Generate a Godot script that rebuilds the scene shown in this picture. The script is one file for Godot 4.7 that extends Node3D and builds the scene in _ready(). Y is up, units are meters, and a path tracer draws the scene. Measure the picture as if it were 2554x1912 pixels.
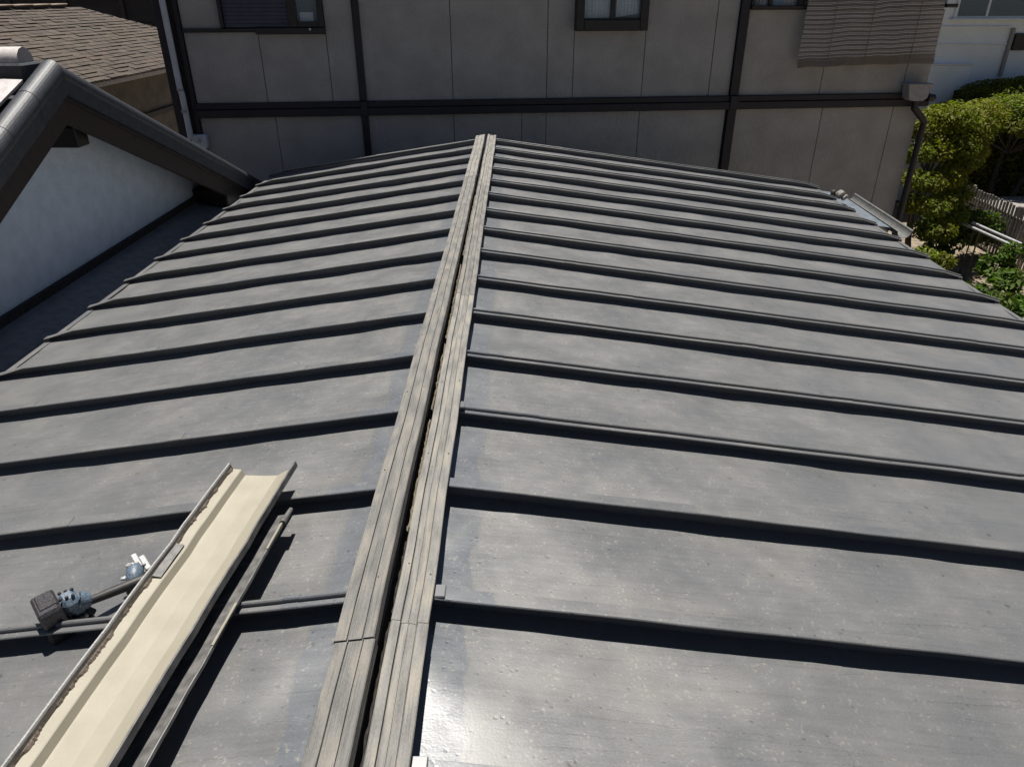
extends Node3D
# A tin roof with batten seams seen from its ridge: the ridge cap is off, the neighbours' houses stand round it.

var rng := RandomNumberGenerator.new()
var taken := {}
var M := {}

# roof numbers (metres): ridge along z at x = 0, pans fall to both sides
const TR := 0.134          # fall of the right slope
const TL := 0.1533         # fall of the left slope
const PITCH := 0.42        # spacing of the battens
const SKEW := 0.0074
const EAVE_R := 3.22
const EAVE_L := 2.10
const BH := 0.047          # batten height
const SINK := 0.012        # pans lie this much below the ridge datum
const BW := 0.040          # batten width
const GROUND := -2.9

func _ready() -> void:
	rng.seed = 20417
	set_up_camera_and_light()
	make_materials()
	build_ground()
	build_tin_house()
	build_panel_house()
	build_gable_house()
	build_shingle_house()
	build_white_building()
	build_dark_house()
	build_garden()
	build_loose_things()

# ------------------------------------------------------------------ camera, sky, sun, exposure
func set_up_camera_and_light() -> void:
	var cam := Camera3D.new()
	cam.name = "camera"
	cam.fov = 56.0
	cam.near = 0.02
	cam.far = 400.0
	cam.position = Vector3(0.2766, 1.2108, 0.0)
	cam.rotation = Vector3(-0.49293, 0.00456, -0.00141)
	add_child(cam)
	cam.current = true
	var sky_mat := ProceduralSkyMaterial.new()
	sky_mat.sky_top_color = Color(0.345, 0.435, 0.585)
	sky_mat.sky_horizon_color = Color(0.60, 0.67, 0.75)
	sky_mat.sky_curve = 0.16
	sky_mat.ground_bottom_color = Color(0.12, 0.11, 0.10)
	sky_mat.ground_horizon_color = Color(0.30, 0.29, 0.27)
	sky_mat.sun_angle_max = 12.0
	sky_mat.sky_energy_multiplier = 0.56
	var sky := Sky.new()
	sky.sky_material = sky_mat
	var env := Environment.new()
	env.background_mode = Environment.BG_SKY
	env.sky = sky
	env.tonemap_mode = Environment.TONE_MAPPER_LINEAR
	env.tonemap_exposure = 1.8
	env.sdfgi_enabled = true
	env.ssao_enabled = true
	env.ssil_enabled = true
	var we := WorldEnvironment.new()
	we.name = "world_environment"
	we.environment = env
	add_child(we)
	var sun := DirectionalLight3D.new()
	sun.name = "sun"
	sun.light_energy = 1.5
	sun.light_color = Color(1.0, 0.98, 0.95)
	sun.light_angular_distance = 0.5
	sun.shadow_enabled = true
	add_child(sun)
	# towards the sun: high, ahead of the camera and a touch to the left
	sun.look_at_from_position(Vector3(-0.05, 1.0, -0.33) * 20.0, Vector3.ZERO, Vector3(1, 0, 0))

# ------------------------------------------------------------------ naming
func numbered(n: String) -> String:
	if not taken.has(n):
		taken[n] = 0
		return n
	taken[n] += 1
	return "%s_%03d" % [n, taken[n]]

func tag(o: Node, label: String, category: String, group := "", kind := "") -> void:
	if label != "":
		o.set_meta("label", label)
	if category != "":
		o.set_meta("category", category)
	if group != "":
		o.set_meta("group", group)
	if kind != "":
		o.set_meta("kind", kind)

func thing(called: String, label: String, category: String, at := Vector3.ZERO, turn := 0.0, group := "") -> Node3D:
	var o := Node3D.new()
	o.name = numbered(called)
	add_child(o)
	o.position = at
	o.rotation.y = turn
	tag(o, label, category, group)
	return o

func newst() -> SurfaceTool:
	var st := SurfaceTool.new()
	st.begin(Mesh.PRIMITIVE_TRIANGLES)
	st.set_smooth_group(-1)
	return st

func obj(st: SurfaceTool, called: String, m: Material, parent: Node = null, tangents := false) -> MeshInstance3D:
	st.generate_normals()
	if tangents:
		st.generate_tangents()
	return put(st.commit(), called, m, parent)

func put(mesh: Mesh, called: String, m: Material, parent: Node = null) -> MeshInstance3D:
	var o := MeshInstance3D.new()
	o.mesh = mesh
	o.material_override = m
	o.cast_shadow = GeometryInstance3D.SHADOW_CASTING_SETTING_ON
	if parent == null:
		o.name = numbered(called)
		add_child(o)
	else:
		o.name = called
		parent.add_child(o, true)
	return o

# ------------------------------------------------------------------ shapes
func tri(st: SurfaceTool, a: Vector3, b: Vector3, c: Vector3, out: Vector3) -> void:
	if (b - a).cross(c - a).dot(out) > 0.0:
		st.add_vertex(a); st.add_vertex(c); st.add_vertex(b)
	else:
		st.add_vertex(a); st.add_vertex(b); st.add_vertex(c)

func quad(st: SurfaceTool, a: Vector3, b: Vector3, c: Vector3, d: Vector3, out: Vector3) -> void:
	tri(st, a, b, c, out)
	tri(st, a, c, d, out)

# a box with chamfered edges
func box(st: SurfaceTool, xf: Transform3D, s: Vector3, ch := 0.0) -> void:
	var h := s * 0.5
	ch = min(ch, min(h.x, min(h.y, h.z)) * 0.8)
	if ch <= 0.0:
		for ax in 3:
			for sg in [-1.0, 1.0]:
				var u := Vector3.ZERO; var v := Vector3.ZERO; var w := Vector3.ZERO
				w[ax] = h[ax] * sg
				u[(ax + 1) % 3] = h[(ax + 1) % 3]
				v[(ax + 2) % 3] = h[(ax + 2) % 3]
				quad(st, xf * (w - u - v), xf * (w + u - v), xf * (w + u + v), xf * (w - u + v), xf.basis * w)
		return
	for ax in 3:
		var i1: int = (ax + 1) % 3
		var i2: int = (ax + 2) % 3
		for sg in [-1.0, 1.0]:
			var w := Vector3.ZERO; var u := Vector3.ZERO; var v := Vector3.ZERO
			w[ax] = h[ax] * sg
			u[i1] = h[i1] - ch
			v[i2] = h[i2] - ch
			quad(st, xf * (w - u - v), xf * (w + u - v), xf * (w + u + v), xf * (w - u + v), xf.basis * w)
		for s1 in [-1.0, 1.0]:
			for s2 in [-1.0, 1.0]:
				var a := Vector3.ZERO; var b := Vector3.ZERO; var l := Vector3.ZERO
				a[i1] = h[i1] * s1; a[i2] = (h[i2] - ch) * s2
				b[i1] = (h[i1] - ch) * s1; b[i2] = h[i2] * s2
				l[ax] = h[ax] - ch
				quad(st, xf * (a - l), xf * (a + l), xf * (b + l), xf * (b - l), xf.basis * (a + b))
	for sx in [-1.0, 1.0]:
		for sy in [-1.0, 1.0]:
			for sz in [-1.0, 1.0]:
				var sgn := Vector3(sx, sy, sz)
				var k := h - Vector3(ch, ch, ch)
				tri(st, xf * (Vector3(h.x, k.y, k.z) * sgn), xf * (Vector3(k.x, h.y, k.z) * sgn), xf * (Vector3(k.x, k.y, h.z) * sgn), xf.basis * sgn)

func at(p: Vector3) -> Transform3D:
	return Transform3D(Basis(), p)

func boxc(st: SurfaceTool, lo: Vector3, hi: Vector3, ch := 0.0) -> void:
	box(st, at((lo + hi) * 0.5), (hi - lo).abs(), ch)

# box between two points
func bar(st: SurfaceTool, a: Vector3, b: Vector3, w: float, h: float, ch := 0.0, up := Vector3.UP) -> void:
	var z := (b - a).normalized()
	if abs(z.dot(up)) > 0.98:
		up = Vector3.RIGHT
	var x := up.cross(z).normalized()
	var y := z.cross(x)
	box(st, Transform3D(Basis(x, y, z), (a + b) * 0.5), Vector3(w, h, a.distance_to(b)), ch)

# round tube through points, radii per point
func tube(st: SurfaceTool, pts: Array, rad: Array, n := 10, caps := true) -> void:
	var rings := []
	var ref := Vector3.UP
	for i in pts.size():
		var d: Vector3 = (pts[min(i + 1, pts.size() - 1)] - pts[max(i - 1, 0)]).normalized()
		if abs(d.dot(ref)) > 0.95:
			ref = Vector3.RIGHT
		var x := ref.cross(d).normalized()
		var y := d.cross(x).normalized()
		var ring := []
		for j in n:
			var a := TAU * j / n
			ring.append(pts[i] + (x * cos(a) + y * sin(a)) * rad[i])
		rings.append(ring)
	st.set_smooth_group(3)
	for i in rings.size() - 1:
		for j in n:
			var j2: int = (j + 1) % n
			quad(st, rings[i][j], rings[i][j2], rings[i + 1][j2], rings[i + 1][j], (rings[i][j] + rings[i][j2]) * 0.5 - pts[i])
	st.set_smooth_group(-1)
	if caps:
		var last := rings.size() - 1
		for j in n:
			tri(st, pts[0], rings[0][j], rings[0][(j + 1) % n], pts[0] - pts[1])
			tri(st, pts[last], rings[last][j], rings[last][(j + 1) % n], pts[last] - pts[last - 1])

# a closed profile swept along a path; right and up span the profile plane; uv: x along the path in metres, y along the profile
func sweep(st: SurfaceTool, prof: PackedVector2Array, path: Array, right: Vector3, up: Vector3, caps := true, uv0 := Vector2.ZERO) -> void:
	var n := prof.size()
	var area := 0.0
	for j in n:
		area += prof[j].cross(prof[(j + 1) % n])
	var sgn: float = sign(area)
	var run := 0.0
	for i in path.size() - 1:
		var a: Vector3 = path[i]
		var b: Vector3 = path[i + 1]
		var step := a.distance_to(b)
		var round_ := 0.0
		for j in n:
			var p := prof[j]
			var q := prof[(j + 1) % n]
			var e := p.distance_to(q)
			var nrm := Vector2(q.y - p.y, p.x - q.x) * sgn
			var out := right * nrm.x + up * nrm.y
			var v := [a + right * p.x + up * p.y, a + right * q.x + up * q.y, b + right * q.x + up * q.y, b + right * p.x + up * p.y]
			var t := [Vector2(run, round_), Vector2(run, round_ + e), Vector2(run + step, round_ + e), Vector2(run + step, round_)]
			var order := [0, 1, 2, 0, 2, 3]
			if (v[1] - v[0]).cross(v[2] - v[0]).dot(out) > 0.0:
				order = [0, 2, 1, 0, 3, 2]
			for k in order:
				st.set_uv(t[k] + uv0)
				st.add_vertex(v[k])
			round_ += e
		run += step
	if caps:
		var ids := Geometry2D.triangulate_polygon(prof)
		for end in 2:
			var o: Vector3 = path[0] if end == 0 else path[path.size() - 1]
			var dir: Vector3 = (path[0] - path[1]) if end == 0 else (path[path.size() - 1] - path[path.size() - 2])
			for k in range(0, ids.size(), 3):
				var c := []
				for m in 3:
					c.append(o + right * prof[ids[k + m]].x + up * prof[ids[k + m]].y)
				st.set_uv(uv0)
				tri(st, c[0], c[1], c[2], dir)

# an open polyline as a sheet of thickness t
func sheet(pts: Array, t: float) -> PackedVector2Array:
	var out := PackedVector2Array()
	var back := []
	for i in pts.size():
		var d: Vector2 = (pts[min(i + 1, pts.size() - 1)] - pts[max(i - 1, 0)]).normalized()
		out.append(pts[i])
		back.append(pts[i] + Vector2(d.y, -d.x) * t)
	back.reverse()
	for b in back:
		out.append(b)
	return out

# ------------------------------------------------------------------ textures and materials
func lin(c: Color) -> Color:
	return c.linear_to_srgb()

func noise(seed_: int, freq: float, oct := 4, kind := FastNoiseLite.TYPE_SIMPLEX_SMOOTH) -> FastNoiseLite:
	var n := FastNoiseLite.new()
	n.seed = seed_
	n.frequency = freq
	n.noise_type = kind
	n.fractal_octaves = oct
	return n

# seamless two-tone noise (linear colours), stretched when sx differs from sy
func mottled(seed_: int, a: Color, b: Color, freq := 0.02, size := 256, grain := 0.08) -> ImageTexture:
	var big := noise(seed_, freq, 5).get_seamless_image(size, size)
	var fine := noise(seed_ + 7, 0.23, 2).get_seamless_image(size, size)
	var d1 := big.get_data(); var d2 := fine.get_data()
	var out := PackedByteArray()
	out.resize(size * size * 3)
	for i in size * size:
		var t := d1[i] / 255.0
		t = clampf((t - 0.5) * 1.6 + 0.5, 0.0, 1.0)
		var g := 1.0 + (d2[i] / 255.0 - 0.5) * 2.0 * grain
		var c := a.lerp(b, t)
		c = Color(c.r * g, c.g * g, c.b * g).linear_to_srgb()
		out[i * 3] = int(clampf(c.r, 0, 1) * 255.0)
		out[i * 3 + 1] = int(clampf(c.g, 0, 1) * 255.0)
		out[i * 3 + 2] = int(clampf(c.b, 0, 1) * 255.0)
	var img := Image.create_from_data(size, size, false, Image.FORMAT_RGB8, out)
	img.generate_mipmaps()
	return ImageTexture.create_from_image(img)

func bumps(seed_: int, freq: float, strength: float, size := 256, oct := 4) -> ImageTexture:
	var img := noise(seed_, freq, oct).get_seamless_image(size, size)
	img.convert(Image.FORMAT_RGBA8)
	img.bump_map_to_normal_map(strength)
	img.generate_mipmaps()
	return ImageTexture.create_from_image(img)

func plain(c: Color, rough: float, metal := 0.0) -> StandardMaterial3D:
	var m := StandardMaterial3D.new()
	m.albedo_color = lin(c)
	m.roughness = rough
	m.metallic = metal
	return m

func surf(seed_: int, a: Color, b: Color, rough: float, scale_ := 1.0, freq := 0.02, bump := 0.0, metal := 0.0, grain := 0.08) -> StandardMaterial3D:
	var m := StandardMaterial3D.new()
	m.albedo_texture = mottled(seed_, a, b, freq, 256, grain)
	m.roughness = rough
	m.metallic = metal
	m.uv1_triplanar = true
	m.uv1_world_triplanar = true
	m.uv1_scale = Vector3.ONE * scale_
	if bump > 0.0:
		m.normal_enabled = true
		m.normal_texture = bumps(seed_ + 3, 0.09, 4.0)
		m.normal_scale = bump
	return m

func to_bytes(table: PackedByteArray, v: float) -> int:
	return table[clampi(int(v * 1023.0), 0, 1023)]

func srgb_table() -> PackedByteArray:
	var t := PackedByteArray()
	t.resize(1024)
	for i in 1024:
		var c := Color(i / 1023.0, 0, 0).linear_to_srgb()
		t[i] = int(c.r * 255.0 + 0.5)
	return t

const TEX_LEN := 3.4      # metres of slope in the roof texture, from the ridge
const TEX_WID := 1.26     # metres along the ridge

# weathered painted steel: brush streaks and hairline cracks down the slope, specks, rubbed strip that the ridge cap once covered
func steel_textures() -> void:
	var w := 1536
	var h := 640
	var tab := srgb_table()
	var low := noise(11, 0.006, 4).get_seamless_image(w, h).get_data()
	var mid := noise(12, 0.03, 4).get_seamless_image(w, h).get_data()
	var fine := noise(13, 0.35, 2).get_seamless_image(w, h).get_data()
	var fleck := noise(14, 0.16, 3).get_seamless_image(w, h).get_data()
	var thin := noise(15, 0.10, 3).get_seamless_image(96, h).get_data()      # stretched along the slope
	var val := PackedFloat32Array(); val.resize(w * h); val.fill(1.0)
	var hgt := PackedFloat32Array(); hgt.resize(w * h); hgt.fill(0.0)
	var r := RandomNumberGenerator.new()
	r.seed = 991
	# hairline cracks in the paint, running down the slope
	for k in 260:
		var x := r.randf() * w
		var y := r.randf() * h
		var ln := r.randf_range(15.0, 190.0)
		var dep := r.randf_range(0.06, 0.42)
		var wob := r.randf_range(-0.03, 0.03)
		for i in int(ln):
			y += wob + r.randf_range(-0.35, 0.35)
			if r.randf() < 0.16:
				continue
			var idx := posmod(int(y), h) * w + posmod(int(x + i), w)
			val[idx] *= 1.0 - dep * r.randf_range(0.4, 1.0)
			hgt[idx] -= dep * 0.8
	# specks, chips and small dents, thicker near the ridge
	for k in 900:
		var x := int(pow(r.randf(), 1.7) * w)
		var y := int(r.randf() * h)
		var rad := r.randf_range(0.8, 2.2) if r.randf() < 0.93 else r.randf_range(2.2, 4.2)
		var dark := r.randf_range(0.35, 0.85) if r.randf() < 0.85 else -r.randf_range(0.1, 0.35)
		for dy in range(-5, 6):
			for dx in range(-5, 6):
				var dd := Vector2(dx, dy * r.randf_range(0.8, 1.4)).length()
				if dd < rad:
					var idx := posmod(y + dy, h) * w + clampi(x + dx, 0, w - 1)
					val[idx] *= 1.0 - dark * (0.75 if dd < rad * 0.6 else 0.4)
					hgt[idx] -= 0.8
	# curved scuffs
	for k in 70:
		var x := r.randf() * w
		var y := r.randf() * h
		var ang := r.randf_range(-0.9, 0.9)
		var bend := r.randf_range(-0.06, 0.06)
		for i in int(r.randf_range(10, 46)):
			x += cos(ang); y += sin(ang); ang += bend
			var idx := posmod(int(y), h) * w + posmod(int(x), w)
			val[idx] *= r.randf_range(0.62, 0.9)
			hgt[idx] -= 0.5
	var alb := PackedByteArray(); alb.resize(w * h * 3)
	var rgh := PackedByteArray(); rgh.resize(w * h)
	var hb := PackedByteArray(); hb.resize(w * h)
	for y in h:
		for x in w:
			var i := y * w + x
			var d := TEX_LEN * x / w
			var nl := low[i] / 255.0 - 0.5
			var nm := mid[i] / 255.0 - 0.5
			var nf := fine[i] / 255.0 - 0.5
			var tx := x * 96.0 / w
			var t0 := int(tx)
			var fr := tx - t0
			var sk := (thin[y * 96 + t0] * (1.0 - fr) + thin[y * 96 + (t0 + 1) % 96] * fr) / 255.0 - 0.5
			var b := (1.0 + 0.17 * nl + 0.07 * nm + 0.24 * nf + 0.13 * sk) * val[i]
			var cr := 0.090 * b
			var cg := 0.0905 * b
			var cb := 0.0905 * b
			cr *= 1.0 + 0.07 * nl
			cb *= 1.0 - 0.09 * nl + 0.05 * sk
			var rough := 0.40 + 0.06 * nm + 0.06 * nf + 0.18 * nl + 0.03 * sk
			var edge := 0.175 + 0.02 * nm + 0.012 * nf + 0.05 * nl
			if d < edge:
				cr *= 1.02; cg *= 1.09; cb *= 1.19
				rough -= 0.09
			elif d < edge + 0.008 and fleck[i] > 140:
				cr *= 0.80; cg *= 0.77; cb *= 0.70
			# chalky ochre flecks
			var f := fleck[i] / 255.0 + nm * 0.35
			if f > 0.76:
				var a := clampf((f - 0.76) * 7.0, 0.0, 0.55) * clampf(1.2 - d * 0.42, 0.15, 1.0)
				cr = lerpf(cr, 0.20, a); cg = lerpf(cg, 0.18, a); cb = lerpf(cb, 0.14, a)
				rough += 0.1 * a
			alb[i * 3] = to_bytes(tab, cr)
			alb[i * 3 + 1] = to_bytes(tab, cg)
			alb[i * 3 + 2] = to_bytes(tab, cb)
			rgh[i] = int(clampf(rough, 0.2, 0.9) * 255.0)
			hb[i] = int(clampf(0.55 + 0.10 * nf + 0.16 * nm + 0.03 * sk + 0.18 * hgt[i], 0.0, 1.0) * 255.0)
	var ia := Image.create_from_data(w, h, false, Image.FORMAT_RGB8, alb)
	ia.generate_mipmaps()
	var ir := Image.create_from_data(w, h, false, Image.FORMAT_L8, rgh)
	var ih := Image.create_from_data(w, h, false, Image.FORMAT_L8, hb)
	ih.convert(Image.FORMAT_RGBA8)
	ih.bump_map_to_normal_map(1.6)
	var m := StandardMaterial3D.new()
	m.albedo_texture = ImageTexture.create_from_image(ia)
	m.roughness = 1.0
	m.roughness_texture = ImageTexture.create_from_image(ir)
	m.normal_enabled = true
	m.normal_texture = ImageTexture.create_from_image(ih)
	m.normal_scale = 0.34
	m.metallic_specular = 0.85
	m.rim_enabled = true
	m.rim = 0.6
	m.rim_tint = 0.0
	M.steel = m

# weathered timber with the grain along u
func timber(seed_: int, a: Color, b: Color, patch: Color, rough := 0.8) -> StandardMaterial3D:
	var w := 1024
	var h := 128
	var tab := srgb_table()
	var grain := noise(seed_, 0.22, 3).get_seamless_image(64, h).get_data()
	var blot := noise(seed_ + 1, 0.02, 3).get_seamless_image(w, h).get_data()
	var fine := noise(seed_ + 2, 0.3, 2).get_seamless_image(w, h).get_data()
	var out := PackedByteArray(); out.resize(w * h * 3)
	var hb := PackedByteArray(); hb.resize(w * h)
	for y in h:
		for x in w:
			var i := y * w + x
			var tx := x * 64.0 / w
			var t0 := int(tx)
			var fr := tx - t0
			var g := (grain[y * 64 + t0] * (1.0 - fr) + grain[y * 64 + (t0 + 1) % 64] * fr) / 255.0
			var bl := blot[i] / 255.0
			var c := a.lerp(b, clampf((g - 0.5) * 1.5 + 0.5, 0.0, 1.0))
			c = c.lerp(patch, clampf((bl - 0.5) * 3.2, 0.0, 0.8))
			var k := 1.0 + (fine[i] / 255.0 - 0.5) * 0.40 + (bl - 0.5) * 0.7
			if g < 0.24:
				k *= 0.8
			out[i * 3] = to_bytes(tab, c.r * k)
			out[i * 3 + 1] = to_bytes(tab, c.g * k)
			out[i * 3 + 2] = to_bytes(tab, c.b * k)
			hb[i] = int(clampf(g * 0.8 + (fine[i] / 255.0 - 0.5) * 0.2, 0, 1) * 255.0)
	var img := Image.create_from_data(w, h, false, Image.FORMAT_RGB8, out)
	img.generate_mipmaps()
	var ih := Image.create_from_data(w, h, false, Image.FORMAT_L8, hb)
	ih.convert(Image.FORMAT_RGBA8)
	ih.bump_map_to_normal_map(2.0)
	var m := StandardMaterial3D.new()
	m.albedo_texture = ImageTexture.create_from_image(img)
	m.normal_enabled = true
	m.normal_texture = ImageTexture.create_from_image(ih)
	m.normal_scale = 0.6
	m.roughness = rough
	m.uv1_scale = Vector3(0.3, 9.0, 1.0)
	return m

func make_materials() -> void:
	steel_textures()
	M.board_a = timber(31, Color(0.112, 0.109, 0.102), Color(0.150, 0.146, 0.138), Color(0.138, 0.126, 0.108))
	M.board_b = timber(37, Color(0.148, 0.144, 0.134), Color(0.190, 0.185, 0.172), Color(0.175, 0.160, 0.135))
	M.deck = surf(41, Color(0.05, 0.04, 0.03), Color(0.10, 0.08, 0.06), 0.9, 2.0)
	M.kraft = surf(43, Color(0.11, 0.092, 0.064), Color(0.20, 0.168, 0.118), 0.9, 6.0)
	M.tar = surf(44, Color(0.012, 0.011, 0.010), Color(0.04, 0.035, 0.03), 0.8, 6.0)
	M.stucco = surf(51, Color(0.305, 0.29, 0.267), Color(0.365, 0.348, 0.323), 0.92, 0.8, 0.012, 0.3, 0.0, 0.09)
	M.stucco_dark = plain(Color(0.035, 0.033, 0.03), 0.9)
	M.dark_wood = surf(53, Color(0.008, 0.0065, 0.010), Color(0.016, 0.013, 0.018), 0.6, 1.5)
	M.frame = surf(54, Color(0.008, 0.007, 0.006), Color(0.016, 0.013, 0.011), 0.45, 2.0)
	M.pvc = surf(55, Color(0.40, 0.43, 0.46), Color(0.50, 0.53, 0.56), 0.45, 1.2)
	M.shutter = surf(56, Color(0.050, 0.052, 0.062), Color(0.068, 0.070, 0.082), 0.5, 1.5)
	var glass := StandardMaterial3D.new()
	glass.transparency = BaseMaterial3D.TRANSPARENCY_ALPHA
	glass.albedo_color = Color(0.6, 0.7, 0.75, 0.16)
	glass.roughness = 0.03
	M.glass = glass
	M.curtain = surf(57, Color(0.55, 0.56, 0.58), Color(0.75, 0.76, 0.78), 0.95, 8.0)
	M.room = plain(Color(0.03, 0.028, 0.025), 0.9)
	M.reed = surf(58, Color(0.36, 0.335, 0.32), Color(0.52, 0.49, 0.475), 0.85, 12.0)
	M.reed_old = surf(59, Color(0.15, 0.125, 0.10), Color(0.24, 0.205, 0.17), 0.9, 12.0)
	M.grey_plastic = surf(60, Color(0.24, 0.235, 0.23), Color(0.31, 0.30, 0.29), 0.6, 3.0)
	M.gutter = surf(83, Color(0.06, 0.064, 0.067), Color(0.11, 0.11, 0.105), 0.6, 3.0)
	M.flash = surf(61, Color(0.08, 0.10, 0.12), Color(0.13, 0.155, 0.18), 0.5, 2.0)
	M.plaster = surf(62, Color(0.54, 0.61, 0.68), Color(0.62, 0.69, 0.76), 0.93, 1.1, 0.02, 0.3)
	M.barge = surf(63, Color(0.012, 0.008, 0.007), Color(0.028, 0.014, 0.011), 0.75, 2.5, 0.03)
	M.kawara = surf(64, Color(0.020, 0.023, 0.030), Color(0.034, 0.038, 0.047), 0.55, 3.0, 0.02, 0.15)
	M.kawara_pale = surf(65, Color(0.34, 0.31, 0.30), Color(0.46, 0.43, 0.42), 0.6, 3.0, 0.02, 0.15)
	M.valley = surf(66, Color(0.17, 0.172, 0.185), Color(0.25, 0.25, 0.265), 0.5, 2.0)
	M.white_wall = surf(67, Color(0.76, 0.79, 0.81), Color(0.82, 0.84, 0.86), 0.9, 0.4)
	M.white_trim = surf(68, Color(0.68, 0.70, 0.71), Color(0.76, 0.78, 0.79), 0.7, 0.4)
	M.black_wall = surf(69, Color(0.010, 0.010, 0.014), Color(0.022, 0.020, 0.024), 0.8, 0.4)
	M.soil = surf(70, Color(0.12, 0.095, 0.065), Color(0.24, 0.195, 0.14), 0.97, 0.55, 0.03, 0.6, 0.0, 0.25)
	M.bark = surf(71, Color(0.05, 0.04, 0.03), Color(0.11, 0.09, 0.07), 0.9, 3.0, 0.05, 0.6)
	M.slat = surf(72, Color(0.11, 0.098, 0.088), Color(0.19, 0.17, 0.155), 0.85, 3.0)
	M.alu = surf(73, Color(0.30, 0.31, 0.33), Color(0.44, 0.45, 0.47), 0.4, 3.0, 0.02, 0.0, 0.4)
	M.concrete = surf(74, Color(0.17, 0.155, 0.14), Color(0.25, 0.23, 0.215), 0.92, 0.8, 0.03, 0.4)
	M.cream = surf(75, Color(0.25, 0.23, 0.18), Color(0.283, 0.262, 0.208), 0.5, 2.0, 0.015, 0.0, 0.0, 0.04)
	M.cap_out = surf(76, Color(0.05, 0.05, 0.05), Color(0.13, 0.125, 0.12), 0.5, 5.0)
	M.rust = surf(77, Color(0.055, 0.042, 0.032), Color(0.14, 0.11, 0.085), 0.85, 14.0, 0.04)
	M.sealant = surf(78, Color(0.16, 0.16, 0.155), Color(0.30, 0.295, 0.285), 0.6, 12.0, 0.05)
	M.tool_steel = surf(79, Color(0.04, 0.038, 0.04), Color(0.14, 0.132, 0.14), 0.32, 14.0, 0.05, 0.3, 0.7)
	M.tool_blue = surf(80, Color(0.012, 0.022, 0.038), Color(0.17, 0.225, 0.285), 0.42, 20.0, 0.05, 0.5)
	M.tool_white = surf(81, Color(0.20, 0.21, 0.22), Color(0.46, 0.46, 0.45), 0.45, 16.0, 0.06)
	M.rubber = surf(82, Color(0.012, 0.012, 0.012), Color(0.03, 0.028, 0.026), 0.55, 10.0)
	var v := StandardMaterial3D.new()
	v.vertex_color_use_as_albedo = true
	v.roughness = 0.9
	M.shingle = v
	var lf := StandardMaterial3D.new()
	lf.vertex_color_use_as_albedo = true
	lf.roughness = 0.7
	lf.metallic_specular = 0.3
	lf.backlight_enabled = true
	lf.backlight = Color(0.78, 0.9, 0.24)
	lf.cull_mode = BaseMaterial3D.CULL_DISABLED
	M.leaf = lf

# ------------------------------------------------------------------ ground
func build_ground() -> void:
	var st := newst()
	var n := 40
	var nz := noise(301, 0.35, 3)
	for i in n:
		for j in n:
			var c := []
			for k in [[0, 0], [1, 0], [1, 1], [0, 1]]:
				var x: float = -90.0 + 180.0 * (i + k[0]) / n
				var z: float = -120.0 + 180.0 * (j + k[1]) / n
				c.append(Vector3(x, GROUND + nz.get_noise_2d(x, z) * 0.04, z))
			quad(st, c[0], c[1], c[2], c[3], Vector3.UP)
	var g := obj(st, "ground", M.soil)
	g.set_meta("kind", "structure")
	tag(g, "bare tan soil of the gardens between the houses", "ground")

# ------------------------------------------------------------------ the tin-roofed house under the camera
func batten_z(i: int) -> float:
	return -1.1863 - (14 - i) * PITCH

func roof_y(side: float, x: float) -> float:
	return -abs(x) * (TR if side > 0.0 else TL) - SINK

func build_tin_house() -> void:
	var house := thing("tin_roofed_house", "low house with grey batten-seam metal roof, its ridge cap taken off", "house")
	var z_far := batten_z(0) - 0.03
	var z_near := 1.75
	# walls and the timber deck under the sheets
	var st := newst()
	boxc(st, Vector3(-EAVE_L + 0.25, GROUND, z_far + 0.25), Vector3(EAVE_R - 0.35, -0.62, z_near - 0.2))
	obj(st, "wall", M.plaster, house)
	st = newst()
	var gable := PackedVector2Array([Vector2(-EAVE_L + 0.03, -EAVE_L * TL - 0.050), Vector2(-0.02, -0.040), Vector2(0.02, -0.040), Vector2(EAVE_R - 0.03, -EAVE_R * TR - 0.050), Vector2(EAVE_R - 0.03, -EAVE_R * TR - 0.18), Vector2(-EAVE_L + 0.03, -EAVE_L * TL - 0.18)])
	sweep(st, gable, [Vector3(0, 0, z_far + 0.02), Vector3(0, 0, z_near)], Vector3.RIGHT, Vector3.UP)
	obj(st, "roof_deck", M.deck, house)
	var warp := noise(401, 1.0, 2)
	for side in [1.0, -1.0]:
		var len_x: float = EAVE_R if side > 0.0 else EAVE_L
		var fall: float = TR if side > 0.0 else TL
		for i in range(0, 20):
			# a pan between batten i (far) and batten i + 1 (near)
			pan(house, side, len_x, fall, i, warp, z_near)
			batten(house, side, len_x, fall, i, warp)
		eave_edge(house, side, len_x, fall, z_far, z_near)
	far_verge(house, z_far)
	ridge_boards(house, z_far, z_near)
	gutters(house, z_far)

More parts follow.
